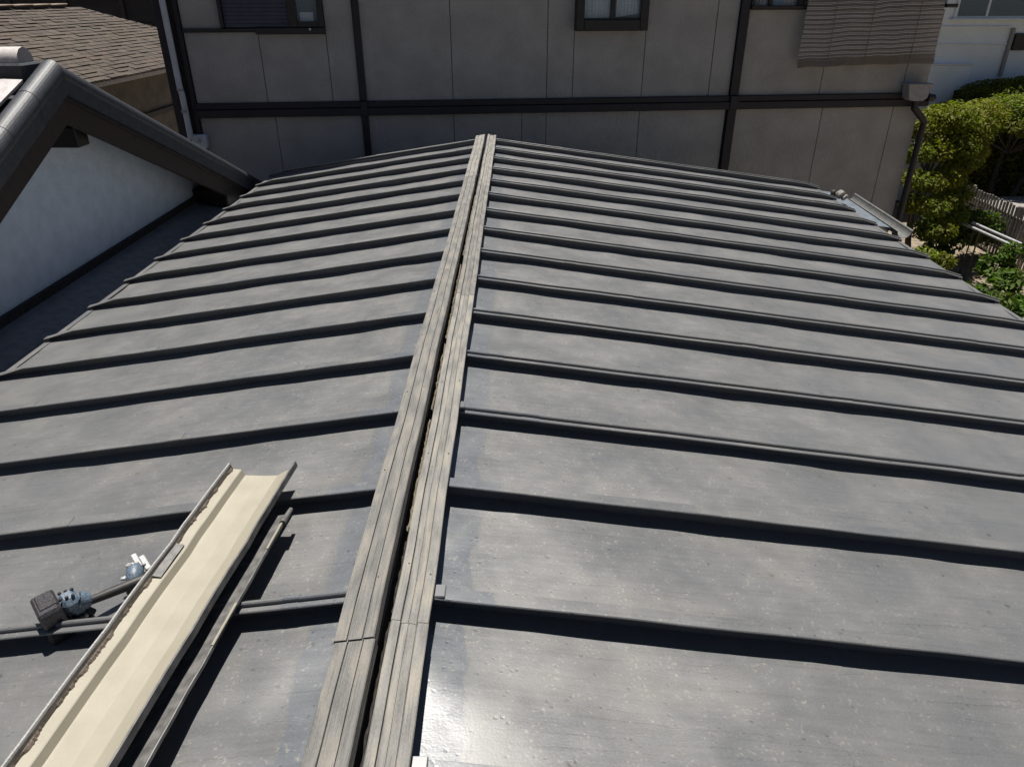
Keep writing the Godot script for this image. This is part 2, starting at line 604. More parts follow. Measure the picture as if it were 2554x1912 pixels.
func pan(house: Node3D, side: float, len_x: float, fall: float, i: int, warp: FastNoiseLite, z_near: float) -> void:
	var za := batten_z(i) - 0.037
	var zb := batten_z(i + 1) - BW + 0.001
	var nx := 64
	var nzz := 8
	var st := SurfaceTool.new()
	st.begin(Mesh.PRIMITIVE_TRIANGLES)
	st.set_smooth_group(0)
	var r := RandomNumberGenerator.new()
	r.seed = 5000 + i * 2 + (1 if side > 0.0 else 0)
	var v0 := r.randf()
	var dents := []
	for k in 5:
		dents.append([r.randf_range(0.3, len_x), lerpf(za, zb, r.randf_range(0.2, 0.8)), r.randf_range(0.03, 0.12), r.randf_range(-0.004, 0.0025)])
	for b in nzz + 1:
		for a in nx + 1:
			var fx := float(a) / nx
			var fz := float(b) / nzz
			var d := lerpf(0.014, len_x, fx)
			var z := lerpf(za, zb, fz) + SKEW * d * side
			var rim := sin(PI * fz)
			var y := -fall * d - SINK + (warp.get_noise_3d(d * 1.6, z * 2.2, i * 3.7 + side * 50.0) * 0.0115 + warp.get_noise_3d(d * 5.0, z * 6.0, i * 9.1 - side * 20.0) * 0.0034) * (0.3 + 0.7 * rim)
			for q in dents:
				var dd := Vector2(d - q[0], z - q[1]).length() / float(q[2])
				if dd < 1.0:
					y += float(q[3]) * (1.0 - dd * dd) * (1.0 - dd * dd)
			st.set_uv(Vector2(d / TEX_LEN, v0 + (z - za) / TEX_WID))
			st.add_vertex(Vector3(d * side, y, z))
	for b in nzz:
		for a in nx:
			var p := b * (nx + 1) + a
			var ids := [p, p + 1, p + nx + 2, p, p + nx + 2, p + nx + 1]
			if side > 0.0:
				ids = [p, p + 1, p + nx + 2, p, p + nx + 2, p + nx + 1]
			else:
				ids = [p, p + nx + 2, p + 1, p, p + nx + 1, p + nx + 2]
			for k in ids:
				st.add_index(k)
	st.generate_normals()
	st.generate_tangents()
	put(st.commit(), "roof_sheet", M.steel, house)

func batten(house: Node3D, side: float, len_x: float, fall: float, i: int, warp: FastNoiseLite) -> void:
	# profile: x = towards the camera (z), y = up; origin at the front top edge's foot
	var b := BW
	var h := BH
	if side > 0.0:
		h = 0.043 if i <= 12 else 0.056
	var lip := (side > 0.0 and i <= 12) or (side < 0.0 and i == 14)
	var prof := PackedVector2Array([Vector2(-0.036, -0.004), Vector2(-0.036, h - 0.006), Vector2(0, h - 0.0045), Vector2(0, h - 0.002), Vector2(-0.002, h), Vector2(-b + 0.002, h), Vector2(-b, h - 0.002), Vector2(-b, -0.004)])
	if lip:
		prof = PackedVector2Array([Vector2(-0.036, -0.004), Vector2(-0.036, h - 0.006), Vector2(0, h - 0.0045), Vector2(0, h - 0.002), Vector2(-0.002, h), Vector2(-0.017, h), Vector2(-0.017, h + 0.0085), Vector2(-0.020, h + 0.011), Vector2(-0.024, h + 0.011), Vector2(-0.027, h + 0.008), Vector2(-b, h - 0.002), Vector2(-b, -0.004)])
	var path := []
	var n := 26
	for k in n + 1:
		var d := lerpf(0.055, len_x + 0.002, float(k) / n)
		var z := batten_z(i) + SKEW * d * side + warp.get_noise_2d(d * 3.0, i * 7.3 + side * 31.0) * 0.0025
		path.append(Vector3(d * side, -fall * d - SINK - 0.024 * smoothstep(len_x - 0.16, len_x, d) + warp.get_noise_2d(d * 2.0 + 90.0, i * 5.1 - side * 17.0) * 0.0022, z))
	var st := newst()
	# u along the slope, v round the profile: scaled to the roof texture
	sweep(st, prof, path, Vector3(0, 0, 1), Vector3(0, 1, 0), true, Vector2(0.0, i * 0.37))
	var o := obj(st, "batten", M.batten_steel if M.has("batten_steel") else make_batten_mat(), house, true)
	# lap joints of the cap
	for q in 2:
		var jr := fposmod(i * 0.617 + q * 0.47 + (0.23 if side > 0.0 else 0.0), 1.0)
		var kk := clampi(int(jr * n), 1, n - 3)
		var big := PackedVector2Array()
		for pt in prof:
			big.append(Vector2(pt.x * 1.02 + 0.0006, pt.y + (0.0014 if pt.y > h * 0.6 else 0.0)))
		st = newst()
		sweep(st, big, [path[kk], path[kk].lerp(path[kk + 1], 0.45 + 0.4 * jr)], Vector3(0, 0, 1), Vector3(0, 1, 0), true, Vector2(jr, 0.1))
		obj(st, "lap_joint", M.batten_steel, o)
	# folded end of the cap at the eave
	st = newst()
	var e: Vector3 = path[n]
	boxc(st, e + Vector3(side * 0.001, 0.002, -b - 0.001), e + Vector3(side * 0.004, h + 0.001, 0.001), 0.001)
	obj(st, "end_cap", M.batten_steel, o)

func make_batten_mat() -> StandardMaterial3D:
	var m: StandardMaterial3D = M.steel.duplicate()
	m.uv1_scale = Vector3(1.0 / TEX_LEN, 1.0 / TEX_WID, 1.0)
	M.batten_steel = m
	return m

func eave_edge(house: Node3D, side: float, len_x: float, fall: float, z_far: float, z_near: float) -> void:
	# drip fold along the eave
	var st := newst()
	var y := -fall * len_x - SINK
	var prof := sheet([Vector2(-0.03 * side, 0.0035 + 0.03 * fall), Vector2(0.004 * side, 0.003), Vector2(0.004 * side, -0.032), Vector2(0.012 * side, -0.040)], 0.002)
	var sk := Vector3(0, 0, SKEW * len_x * side)
	sweep(st, prof, [Vector3(len_x * side, y, z_far) + sk, Vector3(len_x * side, y, z_near) + sk], Vector3.RIGHT, Vector3.UP)
	obj(st, "eave_trim", M.batten_steel, house)

func far_verge(house: Node3D, z_far: float) -> void:
	# upstand and lower flashing at the far gable end
	for side in [1.0, -1.0]:
		var len_x: float = EAVE_R if side > 0.0 else EAVE_L
		var fall: float = TR if side > 0.0 else TL
		var st := newst()
		var dir := Vector3(side, -fall, SKEW)
		var prof := PackedVector2Array([Vector2(-0.03, -0.12), Vector2(0.0, -0.12), Vector2(0.0, 0.012), Vector2(-0.03, 0.012)])
		sweep(st, prof, [Vector3(0, 0, z_far) + dir * 0.09, Vector3(0, 0, z_far) + dir * (len_x - 0.02)], Vector3(0, 0, 1), Vector3.UP)
		obj(st, "verge_trim", M.batten_steel, house)
	var st2 := newst()
	var d2 := Vector3(1, -TR, SKEW)
	var o := Vector3(0, -0.045, z_far - 0.03)
	sweep(st2, sheet([Vector2(0, 0.0), Vector2(-0.13, -0.012), Vector2(-0.15, 0.010)], 0.002), [o + d2 * 0.12, o + d2 * 1.6, o + d2 * 2.86], Vector3(0, 0, 1), Vector3.UP)
	obj(st2, "verge_flashing", M.flash, house)
	st2 = newst()
	box(st2, at(o + d2 * 1.07 + Vector3(0, 0.012, -0.10)), Vector3(0.09, 0.018, 0.035), 0.004)
	obj(st2, "flashing_clip", M.pvc, house)

func ridge_boards(house: Node3D, z_far: float, z_near: float) -> void:
	var left := PackedVector2Array([Vector2(0, 0), Vector2(0, 0.021), Vector2(0.0015, 0.023), Vector2(0.027, 0.023), Vector2(0.0272, 0.0165), Vector2(0.0300, 0.0165), Vector2(0.0305, 0.0225), Vector2(0.060, 0.0225), Vector2(0.0602, 0.0175), Vector2(0.0628, 0.0175), Vector2(0.063, 0.024), Vector2(0.084, 0.0245), Vector2(0.086, 0.022), Vector2(0.086, 0)])
	var right := PackedVector2Array([Vector2(0, 0), Vector2(0, 0.026), Vector2(0.002, 0.028), Vector2(0.019, 0.028), Vector2(0.0205, 0.0170), Vector2(0.023, 0.0205), Vector2(0.036, 0.0225), Vector2(0.0365, 0.0185), Vector2(0.0382, 0.0185), Vector2(0.0388, 0.0225), Vector2(0.053, 0.0200), Vector2(0.0555, 0.0165), Vector2(0.056, 0.027), Vector2(0.077, 0.027), Vector2(0.079, 0.025), Vector2(0.079, 0)])
	var jobs := [
		[-1.0, left, -0.090, TL, [z_near, -1.047, -3.32, -5.35, z_far - 0.03], [M.board_a, M.board_a, M.board_a, M.board_b]],
		[1.0, right, 0.0155, TR, [z_near, -1.093, -2.98, -5.05, z_far - 0.03], [M.board_b, M.board_b, M.board_a, M.board_b]],
	]
	var wob := noise(411, 0.9, 2)
	for j in jobs:
		var side: float = j[0]
		var fall: float = j[3]
		# the board lies on the batten tops, so it tilts with its slope
		var rt := Vector3(1, -fall * side, 0).normalized()
		var up := Vector3(fall * side, 1, 0).normalized()
		var cuts: Array = j[4]
		for s in cuts.size() - 1:
			var st := newst()
			var path := []
			var a: float = cuts[s] - 0.0015
			var b: float = cuts[s + 1] + 0.0015
			var n := int(abs(a - b) / 0.12) + 1
			var lift := rng.randf_range(0.0, 0.003)
			var shove := rng.randf_range(-0.0025, 0.0025)
			for k in n + 1:
				var z := lerpf(a, b, float(k) / n)
				var x: float = j[2] + shove + wob.get_noise_2d(z * 2.0, side * 9.0 + s) * 0.003
				path.append(Vector3(x, roof_y(side, x) + 0.0475 + 0.0015 + lift, z))
			sweep(st, j[1], path, rt, up, true, Vector2(rng.randf() * 3.0, rng.randf()))
			var o := obj(st, "ridge_board", j[5][s], house, true)
			# nail heads
			st = newst()
			var zz: float = a - 0.16
			while zz > b + 0.05:
				var f := (zz - a) / (b - a) * n
				var base: Vector3 = path[clampi(int(f), 0, n - 1)]
				for w in [0.012, 0.068]:
					if rng.randf() < 0.75:
						var c: Vector3 = base + rt * (w + rng.randf_range(-0.002, 0.002)) + up * (0.0275 if side > 0.0 else 0.0235)
						c.z = zz + rng.randf_range(-0.02, 0.02)
						tube(st, [c, c + up * 0.0014], [0.0024, 0.002], 7)
				zz -= 0.455
			obj(st, "nail_heads", M.tool_steel, o)
	# splits across the near left board
	# paper and tarred felt showing in the gap
	var crumple := noise(421, 3.0, 3)
	for piece in [[-1.42, -1.96, 0.007, 0.030, M.kraft], [-2.02, -2.52, 0.008, 0.034, M.kraft], [-2.56, -3.46, 0.007, 0.032, M.kraft], [-3.6, -4.9, 0.008, 0.028, M.kraft], [-1.16, -1.40, 0.006, 0.018, M.tar], [-0.6, -1.14, 0.004, 0.012, M.tar], [-5.0, -6.9, 0.008, 0.026, M.tar]]:
		var st := newst()
		var n := 40
		var prev := []
		for k in n + 1:
			var z := lerpf(piece[0], piece[1], float(k) / n)
			var top: float = piece[3] + crumple.get_noise_2d(z * 6.0, 4.0) * 0.014
			var x: float = piece[2] + crumple.get_noise_2d(z * 5.0, 11.0) * 0.0035
			var ring := [Vector3(x - 0.005, -0.01, z), Vector3(x - 0.002, top, z), Vector3(x + 0.002, top - 0.004, z), Vector3(x + 0.006, -0.012, z)]
			if k > 0:
				for q in 3:
					quad(st, prev[q], prev[q + 1], ring[q + 1], ring[q], Vector3.UP)
			prev = ring
		obj(st, "underlay_strip", piece[4], house)
	# metal tabs of the battens folded under the boards
	for i in [12, 14, 15]:
		var st := newst()
		var z := batten_z(i) - BW * 0.5
		boxc(st, Vector3(0.094, 0.026, z - 0.021), Vector3(0.113 + 0.004 * (i - 12), 0.0345, z + 0.018), 0.002)
		obj(st, "batten_tab", M.batten_steel, house)

func gutters(house: Node3D, z_far: float) -> void:
	# half-round eave gutter left on the far right corner
	var st := newst()
	var pts := []
	for k in 11:
		var a := PI + PI * k / 10.0
		pts.append(Vector2(cos(a) * 0.062, sin(a) * 0.062))
	pts.append(Vector2(0.070, 0.004))
	sweep(st, sheet(pts, -0.003), [Vector3(3.545, -0.50, z_far - 0.02), Vector3(3.505, -0.505, -5.86)], Vector3.RIGHT, Vector3.UP)
	var g := obj(st, "eave_gutter", M.gutter, house)
	st = newst()
	sweep(st, sheet([Vector2(-0.30, 0.035), Vector2(-0.04, 0.0), Vector2(-0.04, -0.03)], 0.003), [Vector3(3.50, -0.495, z_far - 0.02), Vector3(3.46, -0.50, -5.95)], Vector3.RIGHT, Vector3.UP)
	obj(st, "drip_sheet", M.flash, g)
	st = newst()
	for z in [-6.75, -6.2]:
		bar(st, Vector3(3.2, -0.52, z), Vector3(3.53, -0.575, z), 0.025, 0.004)
	obj(st, "gutter_bracket", M.alu, g)
	# broken mortar lump at the verge corner
	st = newst()
	box(st, Transform3D(Basis.from_euler(Vector3(0.3, 0.6, 0.4)), Vector3(3.262, -0.395, -6.66)), Vector3(0.075, 0.06, 0.06), 0.012)
	box(st, Transform3D(Basis.from_euler(Vector3(-0.4, 0.2, 0.7)), Vector3(3.295, -0.415, -6.63)), Vector3(0.055, 0.03, 0.05), 0.008)
	obj(st, "pipe_stub", M.concrete, house)
	st = newst()
	box(st, Transform3D(Basis.from_euler(Vector3(0.1, 0.4, 0.1)), Vector3(3.215, -0.40, -6.70)), Vector3(0.04, 0.07, 0.05), 0.01)
	obj(st, "stub_collar", M.rubber, house)

# ------------------------------------------------------------------ the two-storey house across the far end
func build_panel_house() -> void:
	var house := thing("panel_clad_house", "two-storey house clad in grey-beige panels with dark brown trim, beyond the roof", "house", Vector3(0, 0, -8.05), 0.112)
	var top := 2.02
	var st := newst()
	boxc(st, Vector3(-3.12, GROUND, -5.0), Vector3(4.84, top, -0.012))
	obj(st, "wall", M.stucco_dark, house)
	# panels: s0, s1, y0, y1
	var g := 0.003
	var rects := [
		[-2.95, -2.25, 0.262, 0.905], [-2.25, -1.60, 0.262, 0.885], [-2.95, -2.58, 0.935, top], [-1.60, -1.325, 0.262, top], [-2.58, -1.60, 1.95, top],
		[-1.26, -0.372, 0.262, top], [-0.372, 0.61, 0.262, top], [0.61, 0.885, 0.262, top], [0.885, 1.632, 0.262, 0.90], [0.885, 1.632, 1.93, top], [1.632, 2.37, 0.262, top], [2.37, 2.60, 0.262, top],
		[2.70, 3.625, 0.262, 1.085], [3.625, 4.58, 0.262, 1.085], [4.58, 4.86, 0.262, 1.085], [4.42, 4.86, 1.125, top], [2.70, 4.42, 1.95, top],
		[-2.95, -2.20, GROUND, 0.128], [-2.20, -1.325, GROUND, 0.128], [-1.26, -0.372, GROUND, 0.128], [-0.372, 0.35, GROUND, 0.128], [0.35, 0.612, GROUND, 0.128], [0.612, 1.628, GROUND, 0.128], [1.628, 2.59, GROUND, 0.128],
		[2.69, 3.70, GROUND, 0.128], [3.70, 4.53, GROUND, 0.128], [4.53, 4.84, GROUND, 0.128],
	]
	for r in rects:
		st = newst()
		boxc(st, Vector3(r[0] + g, r[2], -0.0115), Vector3(r[1] - g, r[3], rng.randf_range(-0.001, 0.001)), 0.003)
		obj(st, "wall_panel", M.stucco, house)
	# floor band: two mouldings
	st = newst()
	boxc(st, Vector3(-2.96, 0.206, -0.01), Vector3(4.90, 0.262, 0.045), 0.004)
	boxc(st, Vector3(-2.96, 0.126, -0.01), Vector3(4.90, 0.202, 0.060), 0.004)
	obj(st, "floor_band", M.dark_wood, house)
	for s in [[-1.322, -1.256], [2.603, 2.697]]:
		st = newst()
		boxc(st, Vector3(s[0], 0.264, -0.01), Vector3(s[1], top, 0.040), 0.004)
		boxc(st, Vector3(s[0], GROUND, -0.01), Vector3(s[1], 0.124, 0.040), 0.004)
		boxc(st, Vector3(s[0], 0.124, -0.01), Vector3(s[1], 0.264, 0.075), 0.004)
		obj(st, "pilaster", M.dark_wood, house)
	st = newst()
	boxc(st, Vector3(-3.17, GROUND, -0.10), Vector3(-3.085, top, 0.05), 0.006)
	obj(st, "corner_post", M.dark_wood, house)
	st = newst()
	boxc(st, Vector3(-3.00, GROUND, -0.01), Vector3(-2.955, top, 0.030), 0.004)
	obj(st, "corner_post", M.dark_wood, house)
	# eaves and shallow roof above the picture
	st = newst()
	boxc(st, Vector3(-3.25, top, -5.1), Vector3(4.95, top + 0.07, 0.08), 0.01)
	obj(st, "eave", M.dark_wood, house)
	st = newst()
	sweep(st, PackedVector2Array([Vector2(0.08, 0), Vector2(-2.5, 0.25), Vector2(-5.1, 0.0)]), [Vector3(-3.25, top + 0.07, 0), Vector3(4.95, top + 0.07, 0)], Vector3(0, 0, 1), Vector3.UP)
	obj(st, "roof", M.kawara, house)
	shutter_window(house)
	curtain_window(house)
	side_window(house)
	# white downpipe and its box at the left corner
	st = newst()
	tube(st, [Vector3(-3.062, top, 0.075), Vector3(-3.062, 0.43, 0.075), Vector3(-3.055, 0.36, 0.070), Vector3(-3.055, -0.07, 0.070)], [0.029, 0.029, 0.029, 0.029], 14)
	var dp := obj(st, "white_downpipe", M.pvc, house)
	st = newst()
	for y in [1.62, 0.40, 0.20]:
		tube(st, [Vector3(-3.062, y - 0.012, 0.073), Vector3(-3.062, y + 0.012, 0.073)], [0.033, 0.033], 14)
	obj(st, "pipe_collar", M.grey_plastic, dp)
	st = newst()
	boxc(st, Vector3(-3.05, -0.16, 0.005), Vector3(-2.90, -0.028, 0.085), 0.012)
	var jb := obj(st, "junction_box", M.pvc, house)
	st = newst()
	tube(st, [Vector3(-2.975, -0.085, 0.083), Vector3(-2.975, -0.085, 0.10)], [0.022, 0.018], 10)
	tube(st, [Vector3(-2.94, -0.15, 0.05), Vector3(-2.93, -0.30, 0.05)], [0.012, 0.012], 8)
	obj(st, "box_gland", M.tool_white, jb)
	# rain head and dark downpipe at the right corner
	st = newst()
	var hop := [Vector2(-0.135, 0.165), Vector2(-0.105, 0.02), Vector2(-0.06, -0.005), Vector2(0.06, -0.005), Vector2(0.105, 0.02), Vector2(0.135, 0.165)]
	sweep(st, PackedVector2Array(hop), [Vector3(4.665, 0.205, 0.062), Vector3(4.665, 0.205, 0.19)], Vector3.RIGHT, Vector3.UP)
	var rh := obj(st, "rain_head", M.grey_plastic, house)
	st = newst()
	boxc(st, Vector3(4.52, 0.352, 0.058), Vector3(4.81, 0.374, 0.20), 0.006)
	obj(st, "rim", M.grey_plastic, rh)
	st = newst()
	tube(st, [Vector3(4.68, 0.20, 0.13), Vector3(4.69, 0.12, 0.13), Vector3(4.80, 0.03, 0.115), Vector3(4.875, -0.03, 0.09), Vector3(4.88, -0.12, 0.075), Vector3(4.87, GROUND, 0.075)], [0.034, 0.036, 0.036, 0.036, 0.034, 0.034], 12)
	obj(st, "dark_downpipe", M.dark_wood, house)
	st = newst()
	tube(st, [Vector3(4.86, 0.215, 0.06), Vector3(4.93, 0.215, 0.06), Vector3(4.955, 0.23, 0.03)], [0.045, 0.040, 0.022], 10)
	obj(st, "gutter_end", M.dark_wood, house)
	st = newst()
	boxc(st, Vector3(4.80, 1.10, -0.02), Vector3(4.93, 1.135, 0.09), 0.006)
	obj(st, "window_ledge_end", M.frame, house)

func shutter_window(house: Node3D) -> void:
	var w := Node3D.new()
	w.name = "window"
	house.add_child(w, true)
	w.set_meta("label", "dark window with a grey slatted shutter")
	var st := newst()
	boxc(st, Vector3(-2.575, 0.945, -0.03), Vector3(-2.545, 1.95, 0.07), 0.004)
	boxc(st, Vector3(-1.935, 0.945, -0.03), Vector3(-1.855, 1.95, 0.055), 0.004)
	boxc(st, Vector3(-1.655, 0.945, -0.03), Vector3(-1.602, 1.95, 0.055), 0.004)
	boxc(st, Vector3(-1.855, 0.945, -0.03), Vector3(-1.655, 0.995, 0.05), 0.004)
	boxc(st, Vector3(-2.545, 1.90, -0.03), Vector3(-1.655, 1.95, 0.05), 0.004)
	obj(st, "frame", M.frame, w)
	st = newst()
	boxc(st, Vector3(-2.95, 0.908, -0.01), Vector3(-2.255, 0.940, 0.035), 0.004)
	boxc(st, Vector3(-2.255, 0.888, -0.01), Vector3(-1.595, 0.943, 0.075), 0.004)
	obj(st, "sill", M.frame, w)
	var y := 0.948
	while y < 1.89:
		st = newst()
		box(st, Transform3D(Basis.from_euler(Vector3(-0.35, 0, 0)), Vector3(-2.240, y + 0.018, 0.022)), Vector3(0.606, 0.036, 0.008), 0.002)
		obj(st, "shutter_slat", M.shutter, w)
		y += 0.0345
	st = newst()
	boxc(st, Vector3(-2.54, 0.95, -0.010), Vector3(-1.94, 1.90, -0.002))
	obj(st, "shutter_backing", M.frame, w)
	st = newst()
	boxc(st, Vector3(-1.855, 0.995, 0.006), Vector3(-1.655, 1.90, 0.010))
	obj(st, "pane", M.glass, w)
	st = newst()
	boxc(st, Vector3(-1.83, 0.995, -0.008), Vector3(-1.70, 1.075, -0.002), 0.002)
	obj(st, "pale_card", M.curtain, w)
	st = newst()
	tube(st, [Vector3(-1.735, 0.93, 0.075), Vector3(-1.735, 0.93, 0.088)], [0.012, 0.010], 9)
	obj(st, "sill_bolt", M.pvc, w)

func curtain(st: SurfaceTool, x0: float, x1: float, y0l: float, y0r: float, y1: float, z: float, folds: float) -> void:
	var n := 48
	for k in n:
		var f0 := float(k) / n
		var f1 := float(k + 1) / n
		var a := Vector3(lerpf(x0, x1, f0), lerpf(y0l, y0r, f0), z + sin(f0 * folds) * 0.008 + sin(f0 * folds * 2.3 + 1.0) * 0.004)
		var b := Vector3(lerpf(x0, x1, f1), lerpf(y0l, y0r, f1), z + sin(f1 * folds) * 0.008 + sin(f1 * folds * 2.3 + 1.0) * 0.004)
		quad(st, a, b, Vector3(b.x, y1, b.z), Vector3(a.x, y1, a.z), Vector3(0, 0, 1))

func curtain_window(house: Node3D) -> void:
	var w := Node3D.new()
	w.name = "window"
	house.add_child(w, true)
	w.set_meta("label", "small dark-framed window with white lace curtains")
	var st := newst()
	boxc(st, Vector3(0.883, 0.90, -0.02), Vector3(0.962, 1.93, 0.11), 0.005)
	boxc(st, Vector3(1.535, 0.90, -0.02), Vector3(1.618, 1.93, 0.11), 0.005)
	boxc(st, Vector3(0.962, 0.90, -0.02), Vector3(1.535, 1.00, 0.11), 0.005)
	boxc(st, Vector3(0.962, 1.87, -0.02), Vector3(1.535, 1.93, 0.11), 0.005)
	obj(st, "frame", M.frame, w)
	st = newst()
	boxc(st, Vector3(1.232, 1.00, 0.055), Vector3(1.277, 1.87, 0.085), 0.003)
	boxc(st, Vector3(0.962, 1.00, 0.06), Vector3(1.232, 1.012, 0.08), 0.002)
	boxc(st, Vector3(1.277, 1.00, 0.06), Vector3(1.535, 1.020, 0.08), 0.002)
	obj(st, "sash", M.frame, w)
	for s in [[0.962, 1.232], [1.277, 1.535]]:
		st = newst()
		boxc(st, Vector3(s[0], 1.01, 0.066), Vector3(s[1], 1.87, 0.070))
		obj(st, "pane", M.glass, w)
	st = newst()
	curtain(st, 0.965, 1.232, 1.015, 1.02, 1.87, 0.035, 42.0)
	obj(st, "curtain", M.curtain, w)
	st = newst()
	curtain(st, 1.295, 1.533, 1.02, 1.055, 1.87, 0.035, 37.0)
	obj(st, "curtain", M.curtain, w)

func side_window(house: Node3D) -> void:
	var w := Node3D.new()
	w.name = "window"
	house.add_child(w, true)
	w.set_meta("label", "wide window half hidden by the reed screen")
	var st := newst()
	boxc(st, Vector3(2.70, 1.090, -0.02), Vector3(4.42, 1.122, 0.075), 0.004)
	boxc(st, Vector3(2.70, 1.122, -0.02), Vector3(2.735, 1.95, 0.05), 0.004)
	boxc(st, Vector3(2.885, 1.122, -0.02), Vector3(2.925, 1.95, 0.045), 0.004)
	boxc(st, Vector3(3.20, 1.122, -0.02), Vector3(3.27, 1.95, 0.045), 0.004)
	boxc(st, Vector3(4.38, 1.122, -0.02), Vector3(4.42, 1.95, 0.05), 0.004)
	obj(st, "frame", M.frame, w)
	st = newst()
	boxc(st, Vector3(2.925, 1.122, 0.012), Vector3(3.20, 1.95, 0.016))
	boxc(st, Vector3(2.735, 1.122, 0.012), Vector3(2.885, 1.95, 0.016))
	boxc(st, Vector3(3.27, 1.122, 0.012), Vector3(4.38, 1.95, 0.016))
	obj(st, "pane", M.glass, w)
	st = newst()
	curtain(st, 2.93, 3.045, 1.125, 1.125, 1.95, 0.0, 20.0)
	obj(st, "blue_curtain", surf(91, Color(0.16, 0.30, 0.42), Color(0.22, 0.38, 0.50), 0.9, 6.0), w)
	for c in [[2.80, 2.875], [3.05, 3.17]]:
		st = newst()
		curtain(st, c[0], c[1], 1.125, 1.125, 1.95, 0.0, 12.0)
		obj(st, "tan_curtain", surf(92 + int(c[0]), Color(0.36, 0.27, 0.20), Color(0.46, 0.36, 0.28), 0.9, 6.0), w)

# ------------------------------------------------------------------ left neighbour: plastered gable with tiled verge
func build_gable_house() -> void:
	var house := thing("plaster_gable_house", "pale plastered gable wall with grey roll-tile verge and brown bargeboards at left", "house")
	var ax := -4.36           # z of the apex
	var ay := 0.80            # underside of the tiles at the apex
	var sl := 0.44
	var wx := -2.60           # wall face
	var base := -0.42
	# gable wall (thick), pointed, going down behind the valley
	var st := newst()
	var half := 3.0
	var poly := PackedVector2Array([Vector2(ax - half, GROUND), Vector2(ax - half, ay - 0.10 - half * sl), Vector2(ax, ay - 0.10), Vector2(ax + half, ay - 0.10 - half * sl), Vector2(ax + half, GROUND)])
	sweep(st, poly, [Vector3(wx, 0, 0), Vector3(wx - 5.2, 0, 0)], Vector3(0, 0, 1), Vector3.UP)
	obj(st, "wall", M.plaster, house)
	# dark metal valley between the wall and the tin roof, turned up against the plaster
	var fz := ax - half + 0.15
	var nzv := ax + half
	st = newst()
	sweep(st, sheet([Vector2(0.515, -0.045), Vector2(0.50, -0.070), Vector2(0.25, -0.052), Vector2(0.03, -0.004), Vector2(0.012, 0.008), Vector2(0.012, 0.050)], 0.003), [Vector3(wx, base, fz), Vector3(wx, base + 0.004, ax), Vector3(wx, base, nzv)], Vector3.RIGHT, Vector3.UP)
	obj(st, "valley_sheet", M.valley, house)
	st = newst()
	boxc(st, Vector3(wx + 0.001, base + 0.010, fz), Vector3(wx + 0.030, base + 0.062, nzv), 0.004)
	obj(st, "base_trim", M.tar, house)
	# roof slabs under the tiles
	var xo := -2.27           # outer face of the verge
	for s in [-1.0, 1.0]:
		st = newst()
		var a := Vector3(0, ay, ax)
		var b := a + Vector3(0, -2.98 * sl, 2.98 * s)
		for q in [[xo - 0.02, xo - 5.4]]:
			var up := Vector3(0, 1, sl * s).normalized()
			var th := 0.05
			var v := [Vector3(q[0], a.y, a.z), Vector3(q[1], a.y, a.z), Vector3(q[1], b.y, b.z), Vector3(q[0], b.y, b.z)]
			quad(st, v[0], v[1], v[2], v[3], up)
			quad(st, v[0] - Vector3(0, th, 0), v[1] - Vector3(0, th, 0), v[2] - Vector3(0, th, 0), v[3] - Vector3(0, th, 0), -up)
			quad(st, v[0], v[3], v[3] - Vector3(0, th, 0), v[0] - Vector3(0, th, 0), Vector3.RIGHT)
			quad(st, v[2], v[3], v[3] - Vector3(0, th, 0), v[2] - Vector3(0, th, 0), Vector3(0, 0, s))
		obj(st, "roof_slab", M.barge, house)
		# bargeboard
		st = newst()
		var dirb := Vector3(0, -sl, s)
		var prof := PackedVector2Array([Vector2(-0.035, -0.23), Vector2(0.0, -0.23), Vector2(0.0, -0.03), Vector2(-0.035, -0.03)])
		var pa := Vector3(xo - 0.03, ay, ax)
		mitred(st, prof, pa, pa + dirb * 2.98)
		var bb := obj(st, "bargeboard", M.barge, house)
		st = newst()
		mitred(st, PackedVector2Array([Vector2(-0.06, -0.10), Vector2(0.014, -0.10), Vector2(0.014, -0.05), Vector2(-0.06, -0.05)]), pa, pa + dirb * 2.98)
		obj(st, "bargeboard_strip", M.dark_wood, bb)
		# verge: skirt of the tiles and the roll on top, tile by tile
		var count := 10
		for k in count:
			var t0 := 0.298 * k
			var t1 := 0.298 * (k + 1) - 0.0015
			var p0 := Vector3(xo, ay, ax) + dirb * t0 + Vector3(0, 0.012 * (1.0 if s > 0.0 else 0.4), 0)
			var p1 := Vector3(xo, ay, ax) + dirb * t1 + Vector3(0, 0.0145 * (1.0 if s > 0.0 else 0.4), 0)
			st = newst()
			var pr := PackedVector2Array()
			pr.append(Vector2(0.018, -0.085))
			pr.append(Vector2(0.018, 0.0))
			for q in 21:
				var an := -0.35 + (PI + 0.5) * q / 20.0
				pr.append(Vector2(-0.045 + cos(an) * 0.068, 0.025 + sin(an) * 0.068))
			pr.append(Vector2(-0.125, -0.01))
			pr.append(Vector2(-0.004, -0.012))
			pr.append(Vector2(-0.004, -0.085))
			mitred(st, pr, p0, p1)
			obj(st, "verge_tile", M.kawara, house)
	# ridge: a bar of stacked tiles along the top
	st = newst()
	boxc(st, Vector3(xo - 5.4, ay + 0.0, ax - 0.10), Vector3(xo - 0.14, ay + 0.09, ax + 0.10), 0.01)
	var rd := obj(st, "ridge_base", M.kawara, house)
	for k in 16:
		st = newst()
		var x0 := xo - 0.17 - 0.325 * k
		tube(st, [Vector3(x0, ay + 0.095, ax), Vector3(x0 - 0.318, ay + 0.095, ax)], [0.075, 0.072], 12)
		obj(st, "ridge_tile", M.kawara_pale, rd)
